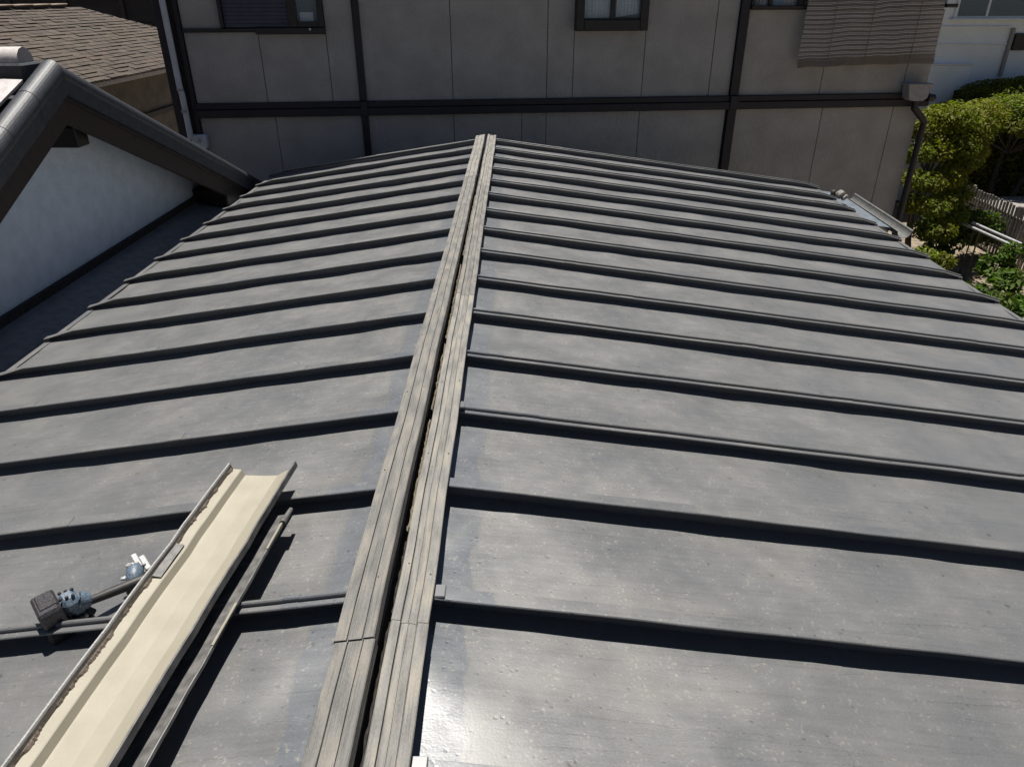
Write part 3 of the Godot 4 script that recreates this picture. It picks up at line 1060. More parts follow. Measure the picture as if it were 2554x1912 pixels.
	# pantiles on the slope towards the camera
	for row in 9:
		for col in 10:
			var t := 0.15 + 0.265 * row
			var x1 := xo - 0.125 - 0.275 * col
			st = newst()
			var pts := []
			for q in 13:
				var f := q / 12.0
				pts.append(Vector2(-0.285 * f, 0.012 + 0.030 * sin(f * TAU * 0.98 + 0.5)))
			if col == 0:
				pts = [Vector2(0.0, 0.03), Vector2(-0.10, 0.033), Vector2(-0.20, 0.03), Vector2(-0.245, 0.012), Vector2(-0.285, 0.008)]
			var a0 := Vector3(x1, ay - sl * t + 0.036, ax + t)
			var a1 := Vector3(x1, ay - sl * (t + 0.285) + 0.058, ax + t + 0.285)
			sweep(st, sheet(pts, 0.016), [a0, a1], Vector3.RIGHT, Vector3.UP)
			obj(st, "pantile", M.kawara_pale if (col == 0 or (row + col) % 3 > 0) else M.kawara, house)
	# purlin ends under the verge
	for pz in [[-4.62, 0.315]]:
		st = newst()
		var zc: float = pz[0]
		var yc: float = ay - abs(zc - ax) * sl - 0.255
		boxc(st, Vector3(wx + 0.002, yc - 0.035, zc - 0.065), Vector3(xo - 0.12, yc + 0.085, zc + 0.065), 0.006)
		obj(st, "purlin_end", M.frame, house)
	# far gutter corner where verge meets the tin roof
	st = newst()
	boxc(st, Vector3(wx, -0.62, -6.95), Vector3(xo - 0.03, -0.30, -6.45), 0.01)
	obj(st, "boxed_eave", M.frame, house)

# a profile in the (x, y) plane swept down a verge that runs in the y-z plane; ends are vertical so both sides meet at the apex
func mitred(st: SurfaceTool, prof: PackedVector2Array, a: Vector3, b: Vector3) -> void:
	sweep(st, prof, [a, b], Vector3.RIGHT, Vector3.UP)

# ------------------------------------------------------------------ brown shingle roof, upper left
func build_shingle_house() -> void:
	var house := thing("shingle_roof_house", "house with a weathered brown shingle roof behind the left gable", "house")
	var ex := -6.0
	var ey := 0.11
	var sl := 0.40
	var z0 := -7.6
	var z1 := -18.2
	var st := newst()
	boxc(st, Vector3(-12.5, GROUND, z1 + 0.3), Vector3(-6.45, -0.05, z0 - 0.3))
	obj(st, "wall", surf(95, Color(0.10, 0.09, 0.08), Color(0.15, 0.135, 0.12), 0.9, 0.6), house)
	for y in [-0.75, -1.3]:
		st = newst()
		boxc(st, Vector3(-6.449, y, z1 + 0.3), Vector3(-6.40, y + 0.10, z0 - 0.3), 0.01)
		obj(st, "wall_rail", M.dark_wood, house)
	# hipped slab facing the tin roof
	var ridge_x := -8.35
	var ry := ey + (ex - ridge_x) * sl
	st = newst()
	var e0 := Vector3(ex + 0.03, ey - 0.035, z0)
	var e1 := Vector3(ex + 0.03, ey - 0.035, z1)
	var r0 := Vector3(ridge_x, ry - 0.03, z0)
	var r1 := Vector3(ridge_x, ry - 0.03, z1 + 2.35)
	var w0 := Vector3(-12.9, ey - 0.6, z0)
	var w1 := Vector3(-12.9, ey - 0.6, z1)
	quad(st, e0, e1, r1, r0, Vector3(0.4, 1, 0))
	quad(st, w0, w1, r1, r0, Vector3(-0.4, 1, 0))
	tri(st, e1, w1, r1, Vector3(0, 1, -0.5))
	tri(st, e0, w0, r0, Vector3(0, 0, 1))
	quad(st, e0, e1, w1, w0, Vector3(0, -1, 0))
	obj(st, "roof", M.barge, house)
	# shingle courses: tabs with their own butt edge
	st = newst()
	var tones := [Color(0.050, 0.037, 0.027), Color(0.056, 0.041, 0.030), Color(0.045, 0.033, 0.024), Color(0.054, 0.042, 0.031)]
	var course := 0.105
	var nc := int((ex - ridge_x) / course)
	var up := Vector3(sl, 1, 0).normalized()
	for c in nc:
		var xa := ex + 0.04 - c * course
		var xb := xa - course - 0.03
		var z := z0 - rng.randf() * 0.3
		var zend := z1 + 0.05 + (ex - xa) * 1.0
		while z > zend:
			var wd := rng.randf_range(0.18, 0.30)
			var zz: float = max(z - wd, zend)
			var col: Color = tones[rng.randi() % 4] * rng.randf_range(0.82, 1.16)
			col.a = 1.0
			var th := rng.randf_range(0.008, 0.024)
			var f := func(x: float, q: float, t: float) -> Vector3: return Vector3(x, ey + (ex - x) * sl, q) + up * t
			st.set_color(col)
			var gap := 0.012
			quad(st, f.call(xa, z, th), f.call(xa, zz + gap, th), f.call(xb, zz + gap, 0.003), f.call(xb, z, 0.003), up)
			quad(st, f.call(xa, z, th), f.call(xa, zz + gap, th), f.call(xa, zz + gap, -0.004), f.call(xa, z, -0.004), Vector3.RIGHT)
			quad(st, f.call(xa, zz + gap, th), f.call(xb, zz + gap, 0.003), f.call(xb, zz + gap, -0.004), f.call(xa, zz + gap, -0.004), Vector3(0, 0, -1))
			z = zz
	var sh := obj(st, "shingles", M.shingle, house)
	sh.set_meta("kind", "stuff")
	# ridge capping pieces and eave gutter
	for k in 14:
		st = newst()
		var zc := z0 - 0.3 - k * 0.56
		box(st, Transform3D(Basis.from_euler(Vector3(0.02, 0, 0)), Vector3(ridge_x, ry + 0.03, zc)), Vector3(0.24, 0.03, 0.54), 0.01)
		obj(st, "ridge_cap", surf(96, Color(0.16, 0.12, 0.09), Color(0.23, 0.18, 0.14), 0.9, 2.0) if k == 0 else (house.get_node("ridge_cap") as MeshInstance3D).material_override, house)
	st = newst()
	boxc(st, Vector3(ex - 0.02, ey - 0.10, z1), Vector3(ex + 0.02, ey - 0.02, z0), 0.005)
	obj(st, "fascia", M.kawara_pale, house)

# ------------------------------------------------------------------ white building, upper right
func build_white_building() -> void:
	var house := thing("white_building", "white rendered building with ledges and a dark window, upper right", "building", Vector3(0, 0, -16.0), 0.06)
	var st := newst()
	boxc(st, Vector3(5.5, GROUND, -7), Vector3(16.5, 2.6, 0.0))
	obj(st, "wall", M.white_wall, house)
	for r in [[0.625, 0.655, 0.05], [0.31, 0.335, 0.03]]:
		st = newst()
		boxc(st, Vector3(5.5, r[0], 0.0), Vector3(10.55, r[1], r[2]), 0.006)
		obj(st, "ledge", M.white_wall, house)
	# projecting entrance block with a flat top
	st = newst()
	boxc(st, Vector3(7.0, GROUND, 0.001), Vector3(9.88, -0.07, 0.10), 0.015)
	obj(st, "projecting_block", M.white_wall, house)
	st = newst()
	boxc(st, Vector3(6.98, -0.069, 0.0), Vector3(9.90, -0.045, 0.125), 0.004)
	obj(st, "coping", M.white_trim, house)
	st = newst()
	boxc(st, Vector3(10.55, -0.3, 0.001), Vector3(10.62, 0.62, 0.07), 0.008)
	obj(st, "downpipe", M.grey_plastic, house)
	st = newst()
	boxc(st, Vector3(9.62, -0.72, 0.101), Vector3(9.80, -0.56, 0.14), 0.01)
	obj(st, "vent_cover", M.frame, house)
	st = newst()
	boxc(st, Vector3(10.66, 0.20, 0.001), Vector3(10.95, 0.52, 0.06), 0.01)
	obj(st, "meter_box", M.frame, house)
	var w := Node3D.new()
	w.name = "window"
	house.add_child(w)
	st = newst()
	boxc(st, Vector3(9.30, 0.84, 0.002), Vector3(11.3, 1.95, 0.006))
	obj(st, "dark_room", surf(97, Color(0.012, 0.016, 0.026), Color(0.03, 0.036, 0.05), 0.3, 1.0), w)
	st = newst()
	for q in [[9.24, 0.80, 9.30, 1.98], [9.90, 0.84, 9.945, 1.95], [11.3, 0.80, 11.36, 1.98]]:
		boxc(st, Vector3(q[0], q[1], 0.001), Vector3(q[2], q[3], 0.05), 0.006)
	boxc(st, Vector3(9.30, 1.95, 0.001), Vector3(11.3, 1.99, 0.05), 0.006)
	obj(st, "frame", M.white_trim, w)
	st = newst()
	boxc(st, Vector3(9.18, 0.765, 0.001), Vector3(11.42, 0.80, 0.10), 0.008)
	obj(st, "sill", M.white_trim, w)
	st = newst()
	boxc(st, Vector3(9.30, 0.84, 0.03), Vector3(11.3, 1.95, 0.034))
	obj(st, "pane", M.glass, w)

# ------------------------------------------------------------------ dark house behind the brown roof
func build_dark_house() -> void:
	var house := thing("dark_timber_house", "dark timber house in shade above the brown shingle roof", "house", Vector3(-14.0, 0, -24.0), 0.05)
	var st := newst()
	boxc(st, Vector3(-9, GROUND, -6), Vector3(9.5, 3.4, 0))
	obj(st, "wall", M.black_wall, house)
	for k in 12:
		st = newst()
		boxc(st, Vector3(-8.8 + k * 1.62, GROUND, 0.001), Vector3(-8.68 + k * 1.62, 3.4, 0.07), 0.01)
		obj(st, "post", M.dark_wood, house)
	for k in 8:
		st = newst()
		boxc(st, Vector3(-9, -2.0 + k * 0.62, 0.001), Vector3(9.5, -1.96 + k * 0.62, 0.03), 0.005)
		obj(st, "batten_strip", M.black_wall, house)
	st = newst()
	sweep(st, PackedVector2Array([Vector2(0.5, 0), Vector2(-3.0, 1.3), Vector2(-6.5, 0.0)]), [Vector3(-9.4, 3.4, 0), Vector3(9.9, 3.4, 0)], Vector3(0, 0, 1), Vector3.UP)
	obj(st, "roof", M.kawara, house)

# ------------------------------------------------------------------ garden at the right
func leaves(st: SurfaceTool, c: Vector3, r: Vector3, n: int, size: float, tone: Color, shell := 0.45) -> void:
	for k in n:
		var d := Vector3(rng.randfn(), rng.randfn(), rng.randfn()).normalized()
		var rad := pow(rng.randf(), shell)
		var p := c + d * r * rad
		var a := Vector3(rng.randfn(), rng.randfn() * 0.6, rng.randfn()).normalized()
		var nrm := (d * 0.6 + Vector3(rng.randfn(), rng.randfn() + 0.9, rng.randfn()) * 0.7).normalized()
		var b := nrm.cross(a).normalized()
		a = b.cross(nrm).normalized()
		var s := size * rng.randf_range(0.6, 1.35)
		var col := tone * rng.randf_range(0.6, 1.35)
		col.g *= rng.randf_range(0.92, 1.1)
		col.a = 1.0
		st.set_color(col)
		var tip := p + a * s * 1.15
		var root := p - a * s * 1.0
		var l := p + b * s * 0.45 + nrm * s * 0.15
		var q := p - b * s * 0.45 + nrm * s * 0.15
		tri(st, root, l, tip, nrm)
		tri(st, root, tip, q, nrm)

func tree(called: String, label: String, category: String, group: String, base: Vector3, stems: Array, clumps: Array, leaf: float, per: int, tone: Color) -> Node3D:
	var t := thing(called, label, category, base, 0.0, group)
	var st := newst()
	for s in stems:
		var pts := []
		var rad := []
		var bend := Vector3(rng.randf_range(-0.15, 0.15), 0, rng.randf_range(-0.15, 0.15))
		for k in 6:
			var f := k / 5.0
			pts.append(Vector3(s[0].x, 0, s[0].y).lerp(s[1], f) + bend * sin(f * PI))
			rad.append(lerpf(s[2], s[2] * 0.35, f))
		tube(st, pts, rad, 7, true)
	for c in clumps:
		var to: Vector3 = c[0]
		var from: Vector3 = stems[0][1] * 0.75
		if c[0].y > from.y:
			tube(st, [from, from.lerp(to, 0.5) + Vector3(0, 0.08, 0), to], [0.022, 0.014, 0.006], 5, false)
	obj(st, "trunk", M.bark, t)
	st = newst()
	for c in clumps:
		var col: Color = tone * rng.randf_range(0.72, 1.22)
		col.r *= rng.randf_range(0.88, 1.12)
		leaves(st, c[0], c[1], int(per * c[2]), leaf, col)
	obj(st, "crown", M.leaf, t)
	return t

func build_garden() -> void:
	# a broad clipped tree: thin lit canopy over a deep shaded hollow
	var b1 := Vector3(10.2, GROUND, -15.0)
	var cl := []
	for c in [[9.14, -0.58, -14.82, 0.63], [9.71, -0.42, -14.93, 0.68], [10.34, -0.40, -15.05, 0.74], [11.02, -0.31, -15.16, 0.80], [11.70, -0.28, -15.28, 0.91], [8.80, -0.88, -14.71, 0.57], [9.31, -0.65, -15.73, 0.80], [10.11, -0.34, -16.07, 0.91], [10.91, -0.28, -16.19, 0.91], [11.82, -0.23, -16.30, 1.03], [9.71, -0.65, -14.36, 0.41], [10.45, -0.65, -14.36, 0.41], [11.13, -0.68, -14.36, 0.46]]:
		var p := Vector3(c[0] + 0.25, c[1] - 0.34, c[2]) - b1
		var r: float = c[3]
		cl.append([p, Vector3(r, r * 0.42, r * 0.8), r * r * 3.2])
	# the shaded skirt below
	for c in [[9.25, -1.31, -15.16, 0.57], [9.88, -1.31, -15.16, 0.63], [10.56, -1.31, -15.22, 0.63], [11.25, -1.31, -15.28, 0.68], [9.31, -1.88, -15.05, 0.57], [9.94, -1.88, -15.05, 0.57], [10.56, -1.94, -15.16, 0.57], [11.25, -1.88, -15.28, 0.68], [9.42, -2.39, -15.16, 0.51], [9.99, -2.45, -15.05, 0.46], [12.05, -1.54, -15.50, 0.80]]:
		var p := Vector3(c[0] + 0.45, c[1] - 0.22, c[2] - 0.35) - b1
		var r: float = c[3]
		cl.append([p, Vector3(r, r, r * 0.6), r * r * 2.3])
	tree("broadleaf_tree", "large leafy tree with a lit top over deep shade beside the white building", "tree", "", b1, [[Vector2(0, 0), Vector3(0.2, 1.7, -0.3), 0.09], [Vector2(0.12, 0.05), Vector3(0.9, 1.6, -0.4), 0.07]], cl, 0.040, 2600, Color(0.172, 0.178, 0.032))
	# ragged shrub against the corner of the panel house
	var b2 := Vector3(6.9, GROUND, -11.6)
	cl = []
	for c in [[6.62, -0.62, -12.0, 0.34], [7.05, -0.55, -12.2, 0.40], [7.35, -0.50, -12.2, 0.42], [6.55, -0.95, -11.7, 0.30], [6.95, -0.95, -11.9, 0.34], [7.4, -0.92, -12.0, 0.36], [6.5, -1.3, -11.4, 0.28], [6.85, -1.4, -11.6, 0.3], [7.25, -1.35, -11.8, 0.3], [6.55, -1.65, -11.3, 0.28], [6.9, -1.75, -11.4, 0.28], [7.15, -1.7, -11.6, 0.26], [6.75, -2.05, -11.2, 0.28], [7.1, -2.1, -11.3, 0.26], [6.6, -2.35, -10.8, 0.26], [6.95, -2.45, -10.9, 0.26], [7.6, -1.2, -12.2, 0.36], [7.55, -1.65, -12.0, 0.34], [7.5, -2.0, -11.8, 0.3], [7.75, -0.72, -12.4, 0.44], [8.05, -0.55, -12.7, 0.46], [7.85, -1.1, -12.5, 0.38]]:
		var p := Vector3(c[0], c[1], c[2]) - b2
		var r: float = c[3]
		cl.append([p, Vector3(r * 0.9, r * 0.6, r * 0.9), r * r * 3.3])
	tree("leafy_shrub", "tall ragged light green shrub beside the panel house corner", "shrub", "", b2, [[Vector2(0, 0), Vector3(0.0, 1.9, -0.3), 0.04], [Vector2(0.15, 0.05), Vector3(0.35, 2.0, -0.4), 0.03], [Vector2(-0.1, 0.05), Vector3(-0.3, 1.7, -0.1), 0.03]], cl, 0.036, 2300, Color(0.178, 0.182, 0.032))
	# dark understory between shrub and tree
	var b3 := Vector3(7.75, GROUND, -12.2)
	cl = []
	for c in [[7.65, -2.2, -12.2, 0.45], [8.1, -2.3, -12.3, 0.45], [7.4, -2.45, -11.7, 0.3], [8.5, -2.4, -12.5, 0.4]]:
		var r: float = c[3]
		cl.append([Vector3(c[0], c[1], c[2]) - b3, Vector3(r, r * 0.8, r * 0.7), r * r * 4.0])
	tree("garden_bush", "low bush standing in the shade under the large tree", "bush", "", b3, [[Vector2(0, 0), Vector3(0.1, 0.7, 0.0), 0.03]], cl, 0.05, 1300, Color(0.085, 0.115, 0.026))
	# young plants along the right eave
	var spots := [
		[Vector3(7.15, GROUND, -9.75), 0.62, 0.42, "bright green young plant by the eave, right edge of picture"],
		[Vector3(7.6, GROUND, -10.3), 0.95, 0.30, "tall slender green plant in front of the slatted fence"],
		[Vector3(6.85, GROUND, -9.1), 0.55, 0.45, "low bright green clump just beyond the eave, lowest at right"],
		[Vector3(6.72, GROUND, -10.25), 0.35, 0.16, "tiny green seedling on the bare soil by the frame legs"],
		[Vector3(8.0, GROUND, -9.9), 0.9, 0.42, "leafy plant below the white pipe rails at right edge"]]
	for s in spots:
		var h: float = s[1]
		var w: float = s[2]
		cl = []
		for k in 7:
			var f := k / 6.0
			cl.append([Vector3(rng.randf_range(-w, w) * 0.7, h * (0.35 + 0.6 * f), rng.randf_range(-w, w) * 0.7), Vector3(w * 0.45, h * 0.22, w * 0.45), w * 0.42])
		tree("garden_plant", s[3], "plant", "young plants beside the eave", s[0], [[Vector2(0, 0), Vector3(0.03, h * 0.8, 0.02), 0.015]], cl, 0.055, 700, Color(0.085, 0.130, 0.028))
	# climbing leaves on the fence
	# slatted fence
	var fence := thing("slatted_fence", "weathered wooden slat fence beyond the metal pipe frame", "fence", Vector3.ZERO)
	var fa := Vector3(8.88, 0, -13.9)
	var fb := Vector3(8.72, 0, -10.6)
	var n := 34
	for k in n:
		var st := newst()
		var p := fa.lerp(fb, (k + 0.5) / n)
		var topy := -1.93 + rng.randf_range(-0.02, 0.02)
		box(st, Transform3D(Basis.from_euler(Vector3(rng.randf_range(-0.02, 0.02), rng.randf_range(-0.06, 0.06), 0)), Vector3(p.x, (topy + GROUND) * 0.5 + 0.02, p.z)), Vector3(0.018, topy - GROUND - 0.05, 0.052), 0.003)
		obj(st, "slat", M.slat, fence)
	for y in [-2.15, -2.65]:
		var st := newst()
		bar(st, fa + Vector3(0.035, y, 0), fb + Vector3(0.035, y, 0), 0.04, 0.06, 0.004)
		obj(st, "rail", M.slat, fence)
	for f in [0.02, 0.5, 0.98]:
		var st := newst()
		var p := fa.lerp(fb, f)
		boxc(st, Vector3(p.x + 0.06, GROUND, p.z - 0.04), Vector3(p.x + 0.14, -1.95, p.z + 0.04), 0.006)
		obj(st, "post", M.slat, fence)
	# twin pipe rails on thin legs
	var rack := thing("pipe_frame", "pale twin-rail metal pipe frame on thin legs in the garden", "pipe frame")
	var ra := Vector3(7.58, -2.06, -11.6)
	var rb := Vector3(7.80, -2.06, -8.6)
	for off in [0.0, 0.17]:
		var st := newst()
		var o := Vector3(off, 0.02 * off, -0.28 * off)
		tube(st, [ra + o, rb + o], [0.023, 0.023], 10)
		obj(st, "rail", M.alu, rack)
	for f in [0.06, 0.11, 0.9]:
		var st := newst()
		var p := ra.lerp(rb, f) + Vector3(0.08, 0, 0)
		tube(st, [p, Vector3(p.x - 0.02, GROUND, p.z)], [0.012, 0.012], 8)
		obj(st, "leg", M.bark, rack)
	# concrete neighbour slab and blue-black wall behind the fence
	var slab := newst()
	boxc(slab, Vector3(9.15, GROUND, -14.2), Vector3(13.5, -2.25, -11.0), 0.03)
	var sl := obj(slab, "concrete_slab", M.concrete)
	tag(sl, "raised pale concrete slab behind the slat fence at right edge", "slab")
	var bw := newst()
	boxc(bw, Vector3(10.35, GROUND, -13.75), Vector3(14.5, -1.55, -13.6), 0.02)
	var bo := obj(bw, "garden_wall", surf(98, Color(0.05, 0.056, 0.07), Color(0.08, 0.088, 0.105), 0.8, 1.0))
	tag(bo, "low dark grey garden wall standing on the concrete slab under the tree", "wall")
	# dry leaf litter on the soil
	var lit := newst()
	for k in 900:
		var p := Vector3(rng.randf_range(5.2, 8.8), GROUND + 0.05, rng.randf_range(-13.0, -8.6))
		var a := Vector3(rng.randfn(), rng.randfn() * 0.2, rng.randfn()).normalized() * 0.045
		var b := Vector3.UP.cross(a).normalized() * 0.022
		var c := Color(0.20, 0.14, 0.08) * rng.randf_range(0.5, 1.4)
		c.a = 1.0
		lit.set_color(c)
		tri(lit, p - a, p + b, p + a, Vector3.UP)
		tri(lit, p - a, p + a, p - b + Vector3(0, 0.01, 0), Vector3.UP)
	var lo := obj(lit, "leaf_litter", M.shingle)
	tag(lo, "dry brown leaves scattered over the soil by the frame", "leaf litter", "", "stuff")

# ------------------------------------------------------------------ loose things on the tin roof and the reed screen
func build_loose_things() -> void:
	reed_screen()
	ridge_caps()
	roof_tool()

func reed_screen() -> void:
	var s := thing("reed_screen", "hanging brown reed screen with a ragged lower edge, on the panel house", "reed screen", Vector3(0, 0, -8.05), 0.112)
	var nz := noise(611, 0.9, 3)
	var rods := newst()
	var old := newst()
	var y := 0.545
	var row := 0
	while y < 1.98:
		var seg := 12
		var path := []
		var k0 := clampf((0.70 - y) / 0.16, 0.0, 1.0)
		for q in seg + 1:
			var f := float(q) / seg
			var x := lerpf(3.258, 4.775 - (y - 0.55) * 0.05, f) + nz.get_noise_2d(y * 40.0, 3.0) * 0.006
			var sag := nz.get_noise_2d(f * 5.0, y * 1.6) * 0.014 + lerpf(0.0, 0.055, f) - 0.03 * f * k0 * f
			var out := 0.125 + nz.get_noise_2d(f * 4.0 + 9.0, y * 3.0) * 0.02 + k0 * k0 * 0.02 * sin(f * 7.0)
			path.append(Vector3(x, y + sag, out))
		var hgt := 0.0052 * (1.0 + nz.get_noise_2d(row * 3.3, 77.0) * 0.5)
		var prof := PackedVector2Array([Vector2(-hgt, 0), Vector2(0, hgt), Vector2(hgt, 0), Vector2(0, -hgt)])
		sweep(old if (row % 3 == 0 or y < 0.61 + nz.get_noise_2d(row * 1.7, 5.0) * 0.05) else rods, prof, path, Vector3(0, 0, 1), Vector3.UP)
		y += 0.0142 * (0.75 if y < 0.62 else 1.0)
		row += 1
	var a := obj(rods, "reeds", M.reed, s)
	a.set_meta("kind", "stuff")
	var b := obj(old, "ragged_reeds", M.reed_old, s)
	b.set_meta("kind", "stuff")
	for x in [3.58, 3.99, 4.50]:
		var st := newst()
		tube(st, [Vector3(x, 0.56 + (x - 3.26) * 0.03, 0.137), Vector3(x - 0.01, 1.2, 0.137), Vector3(x - 0.02, 1.98, 0.137)], [0.003, 0.003, 0.003], 6)
		obj(st, "cord", M.reed_old, s)
	var st2 := newst()
	bar(st2, Vector3(3.2, 1.985, 0.06), Vector3(4.75, 2.015, 0.06), 0.10, 0.025, 0.004)
	obj(st2, "head_rail", M.reed_old, s)

# point on the left slope, lifted above the sheet
func on_left(x: float, z: float, lift: float) -> Vector3:
	return Vector3(x, roof_y(-1.0, x) + lift, z)

func ridge_caps() -> void:
	var up := Vector3(-TL, 1, 0).normalized()
	# upper piece: upside down, cream inside showing
	var e_far := on_left(-0.547, -1.715, 0.090)
	var e_near := on_left(-0.690, -0.10, 0.092)
	var along := (e_near - e_far).normalized()
	var right := along.cross(up).normalized() * -1.0
	if right.x < 0.0:
		right = -right
	var cap := thing("ridge_cap_sheet", "cream-coloured folded metal ridge cap lying upside down on the left slope", "metal flashing", e_far, 0.0, "removed ridge cap sheets")
	var path := []
	var wob := noise(701, 1.4, 2)
	for k in 25:
		var f := k / 24.0
		path.append((e_near - e_far) * f + right * wob.get_noise_1d(f * 9.0) * 0.002 + up * (wob.get_noise_1d(f * 7.0 + 40.0) * 0.003))
	var inner := [Vector2(0.0105, 0.014), Vector2(0.034, 0.010), Vector2(0.0365, 0.008), Vector2(0.041, -0.011), Vector2(0.095, -0.018), Vector2(0.138, -0.020), Vector2(0.175, -0.004), Vector2(0.203, 0.010)]
	var st := newst()
	sweep(st, sheet(inner, 0.0018), path, right, up)
	var o := obj(st, "cream_face", M.cream, cap)
	# dark outer side of the sheet
	st = newst()
	var under := []
	for p in inner:
		under.append(p + Vector2(0, -0.0022))
	sweep(st, sheet(under, 0.0012), path, right, up)
	obj(st, "outer_face", M.cap_out, cap)
	# rolled lips on both edges
	st = newst()
	sweep(st, PackedVector2Array([Vector2(0.0, 0.013), Vector2(0.010, 0.012), Vector2(0.0105, 0.030), Vector2(0.008, 0.033), Vector2(0.003, 0.031)]), path, right, up)
	obj(st, "edge_lip", M.cap_out, cap)
	st = newst()
	sweep(st, PackedVector2Array([Vector2(0.0035, 0.0312), Vector2(0.0098, 0.0306), Vector2(0.0090, 0.0345), Vector2(0.0055, 0.0355)]), path, right, up)
	obj(st, "bright_hem", M.sealant, cap)
	st = newst()
	sweep(st, PackedVector2Array([Vector2(0.2032, 0.004), Vector2(0.2085, 0.006), Vector2(0.2085, 0.024), Vector2(0.2055, 0.026), Vector2(0.2032, 0.022)]), path, right, up)
	obj(st, "edge_lip", M.cap_out, cap)
	# torn sealant and rust along the left lip
	st = newst()
	var torn := noise(733, 2.2, 3)
	var steps := 420
	var last := []
	for k in steps + 1:
		var f := float(k) / steps
		var i := mini(int(f * 24.0), 23)
		var c: Vector3 = path[i].lerp(path[i + 1], f * 24.0 - i)
		var w := clampf(0.0030 + torn.get_noise_1d(f * 11.0) * 0.009 + torn.get_noise_1d(f * 150.0) * 0.0035, 0.0006, 0.0105)
		var ring := [c + right * 0.0103 + up * 0.0215, c + right * (0.0103 + w * 0.5) + up * (0.019 + torn.get_noise_1d(f * 160.0 + 9.0) * 0.002), c + right * (0.0103 + w) + up * (0.0145 - w * 0.16)]
		if k > 0:
			for q in 2:
				quad(st, last[q], last[q + 1], ring[q + 1], ring[q], up)
		last = ring
	obj(st, "torn_rusty_edge", M.rust, cap)
	# grey cover tape on the left lip
	st = newst()
	for q in [[0.20, 0.27]]:
		var p0: Vector3 = e_near * 0.0
		p0 = (e_near - e_far) * q[0]
		var p1: Vector3 = (e_near - e_far) * q[1]
		sweep(st, PackedVector2Array([Vector2(0.0108, 0.0165), Vector2(0.031, 0.0125), Vector2(0.031, 0.0140), Vector2(0.0108, 0.0195)]), [p0, p0.lerp(p1, 0.5) + up * 0.001, p1], right, up)
	obj(st, "grey_tape", M.cap_out, cap)
	# nested lower piece, shoved to the right, only its right wing shows
	var f2 := on_left(-0.470, -1.535, 0.049)
	var n2 := on_left(-0.600, -0.05, 0.049)
	var low := thing("ridge_cap_sheet", "dark metal ridge cap lying under the cream one, rusty right edge showing", "metal flashing", f2, 0.0, "removed ridge cap sheets")
	var al2 := (n2 - f2).normalized()
	var r2 := al2.cross(up).normalized()
	if r2.x < 0.0:
		r2 = -r2
	path = []
	for k in 25:
		var f := k / 24.0
		path.append((n2 - f2) * f + up * (wob.get_noise_1d(f * 11.0 + 90.0) * 0.0015) + r2 * wob.get_noise_1d(f * 8.0 + 20.0) * 0.003)
	st = newst()
	sweep(st, sheet([Vector2(0.0, 0.006), Vector2(0.07, 0.003), Vector2(0.146, 0.012), Vector2(0.150, 0.016)], 0.002), path, r2, up)
	obj(st, "lower_face", M.cap_out, low)
	st = newst()
	sweep(st, PackedVector2Array([Vector2(0.1495, 0.012), Vector2(0.1555, 0.015), Vector2(0.1550, 0.0225), Vector2(0.1530, 0.0235), Vector2(0.1495, 0.021)]), path, r2, up)
	obj(st, "edge_lip", M.cap_out, low)
	st = newst()
	for q in [[0.02, 0.10], [0.22, 0.30], [0.55, 0.72]]:
		var a: Vector3 = (n2 - f2) * q[0]
		var b: Vector3 = (n2 - f2) * q[1]
		sweep(st, PackedVector2Array([Vector2(0.1492, 0.0222), Vector2(0.1558, 0.0232), Vector2(0.1545, 0.0252), Vector2(0.151, 0.0252)]), [a, a.lerp(b, 0.5), b], r2, up)
	obj(st, "peeled_paint", M.cream, low)
	st = newst()
	tube(st, [r2 * 0.153 + up * 0.018 - al2 * 0.012, r2 * 0.155 + up * 0.022 + al2 * 0.05], [0.006, 0.009], 7)
	obj(st, "bent_end", M.cap_out, low)

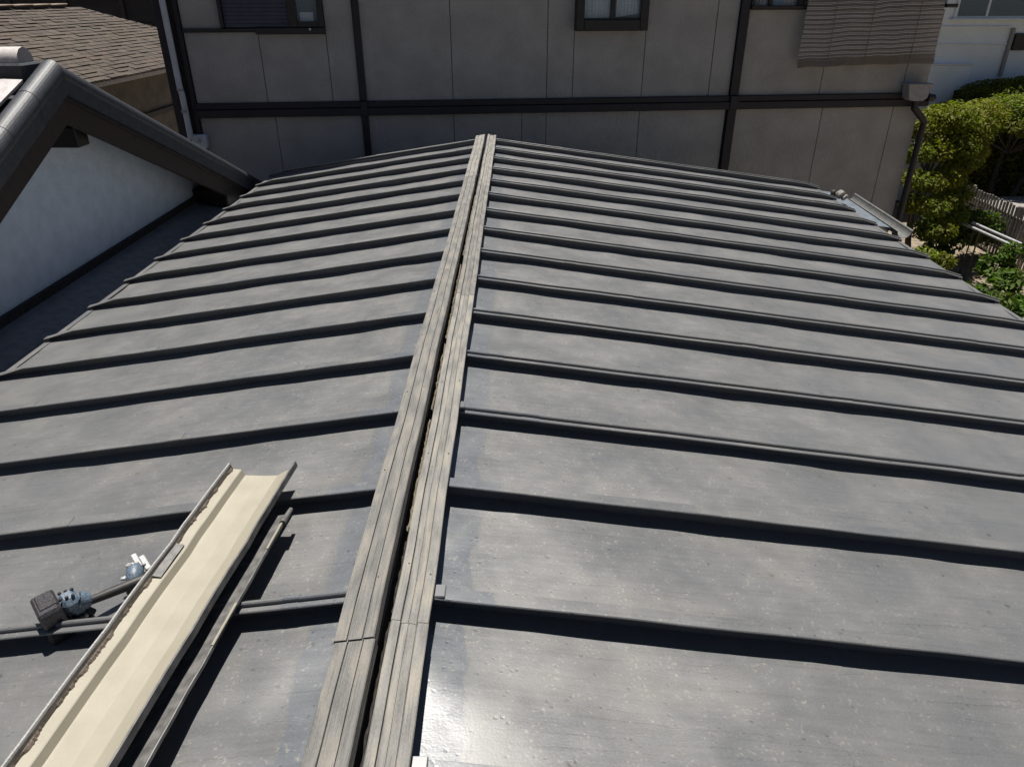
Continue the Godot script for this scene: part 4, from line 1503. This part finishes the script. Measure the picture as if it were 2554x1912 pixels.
func roof_tool() -> void:
	# a tool on the left slope: square dark head, pale blue body, black handle running up under the ridge cap
	var up := Vector3(-TL, 1, 0).normalized()
	var base := on_left(-0.800, -1.262, 0.0)
	var t := thing("hand_tool", "hand tool with square dark steel head, pale blue body and black handle", "tool", base)
	var hd := on_left(-0.672, -1.345, 0.062) - base
	var head_c := Vector3(-0.004, 0.062, 0.008)
	var dir := (hd - head_c); dir.y = 0; dir = dir.normalized()
	var side := up.cross(dir).normalized()
	var bas := Basis(dir, up, -side).orthonormalized()
	# head: block with a bright bevelled face, standing upright on the sheet
	var st := newst()
	box(st, Transform3D(bas * Basis.from_euler(Vector3(0.12, 0.15, 0.10)), head_c + Vector3(-0.018, -0.010, 0.012)), Vector3(0.050, 0.092, 0.082), 0.006)
	var h := obj(st, "head", M.tool_steel, t)
	st = newst()
	box(st, Transform3D(bas * Basis.from_euler(Vector3(0.12, 0.15, 0.10)), head_c + Vector3(-0.020, 0.034, 0.010)), Vector3(0.040, 0.010, 0.058), 0.003)
	obj(st, "worn_face", M.tool_steel, h)
	st = newst()
	box(st, Transform3D(bas * Basis.from_euler(Vector3(0.05, 0.2, 0.0)), head_c + Vector3(-0.004, -0.040, 0.020)), Vector3(0.060, 0.044, 0.060), 0.006)
	obj(st, "jaw", M.rubber, h)
	# pale blue housing: stacked castings with bolts
	st = newst()
	var bb := bas * Basis.from_euler(Vector3(0.15, 0.25, 0.05))
	box(st, Transform3D(bb, head_c + dir * 0.022 + up * 0.012), Vector3(0.044, 0.040, 0.052), 0.012)
	box(st, Transform3D(bb * Basis.from_euler(Vector3(0.5, 0, 0)), head_c + dir * 0.030 - up * 0.008), Vector3(0.036, 0.040, 0.044), 0.010)
	tube(st, [head_c + dir * 0.040 + up * 0.002, head_c + dir * 0.056 - up * 0.004, head_c + dir * 0.062 - up * 0.006], [0.024, 0.020, 0.014], 14)
	var body := obj(st, "housing", M.tool_blue, t)
	st = newst()
	for k in 3:
		for q in 2:
			var p := head_c + dir * (0.010 + 0.013 * k) + up * 0.031 + side * (0.014 - 0.028 * q)
			tube(st, [p, p + up * 0.005], [0.0042, 0.0038], 7)
	obj(st, "bolts", M.tool_steel, body)
	st = newst()
	for k in 7:
		var p := head_c + dir * (0.002 + 0.008 * k) - up * (0.032 + 0.007 * (k % 3)) + side * (0.020 - 0.013 * (k % 4))
		box(st, Transform3D(bb * Basis.from_euler(Vector3(0.4 * k, 0.3, 0.2 * k)), p), Vector3(0.022, 0.016, 0.014), 0.003)
	obj(st, "linkage", M.rubber, body)
	st = newst()
	for k in 3:
		var p := head_c + dir * (0.012 + 0.014 * k) - up * 0.030 - side * 0.020
		box(st, Transform3D(bb, p), Vector3(0.008, 0.007, 0.010), 0.002)
	obj(st, "pins", M.tool_white, body)
	# handle
	st = newst()
	tube(st, [head_c + dir * 0.052 - up * 0.008, head_c + dir * 0.10 - up * 0.006, head_c + dir * 0.17 - up * 0.004, head_c + dir * 0.30 - up * 0.004], [0.010, 0.012, 0.013, 0.013], 12)
	obj(st, "handle", M.rubber, t)
	# clamp with fins at the far end
	var cc := Vector3(0.110, 0.052, -0.112)
	st = newst()
	tube(st, [cc + Vector3(0.012, -0.022, 0.024), cc + Vector3(0.004, -0.006, 0.006), cc + Vector3(-0.002, 0.004, -0.016), cc + Vector3(-0.004, 0.002, -0.034)], [0.014, 0.021, 0.022, 0.012], 12)
	var cl := obj(st, "clamp", M.tool_blue, t)
	st = newst()
	for k in 12:
		var p := cc + Vector3(rng.randf_range(-0.026, 0.022), rng.randf_range(-0.012, 0.022), rng.randf_range(-0.040, 0.022))
		box(st, Transform3D(Basis.from_euler(Vector3(rng.randf() * 3.0, rng.randf() * 3.0, rng.randf() * 3.0)), p), Vector3(0.014, 0.008, 0.011), 0.002)
	obj(st, "clamp_bolts", M.tool_white, cl)
	st = newst()
	for k in 2:
		var o := cc + Vector3(-0.010 + 0.024 * k, 0.006, -0.046 + 0.006 * k)
		box(st, Transform3D(Basis.from_euler(Vector3(0.2, 0.75, 0.1)), o), Vector3(0.014, 0.016, 0.052), 0.002)
	obj(st, "fin", M.tool_white, cl)
	st = newst()
	box(st, Transform3D(bas, cc + Vector3(0, -0.034, 0.0)), Vector3(0.05, 0.022, 0.03), 0.005)
	obj(st, "clamp_foot", M.rubber, cl)
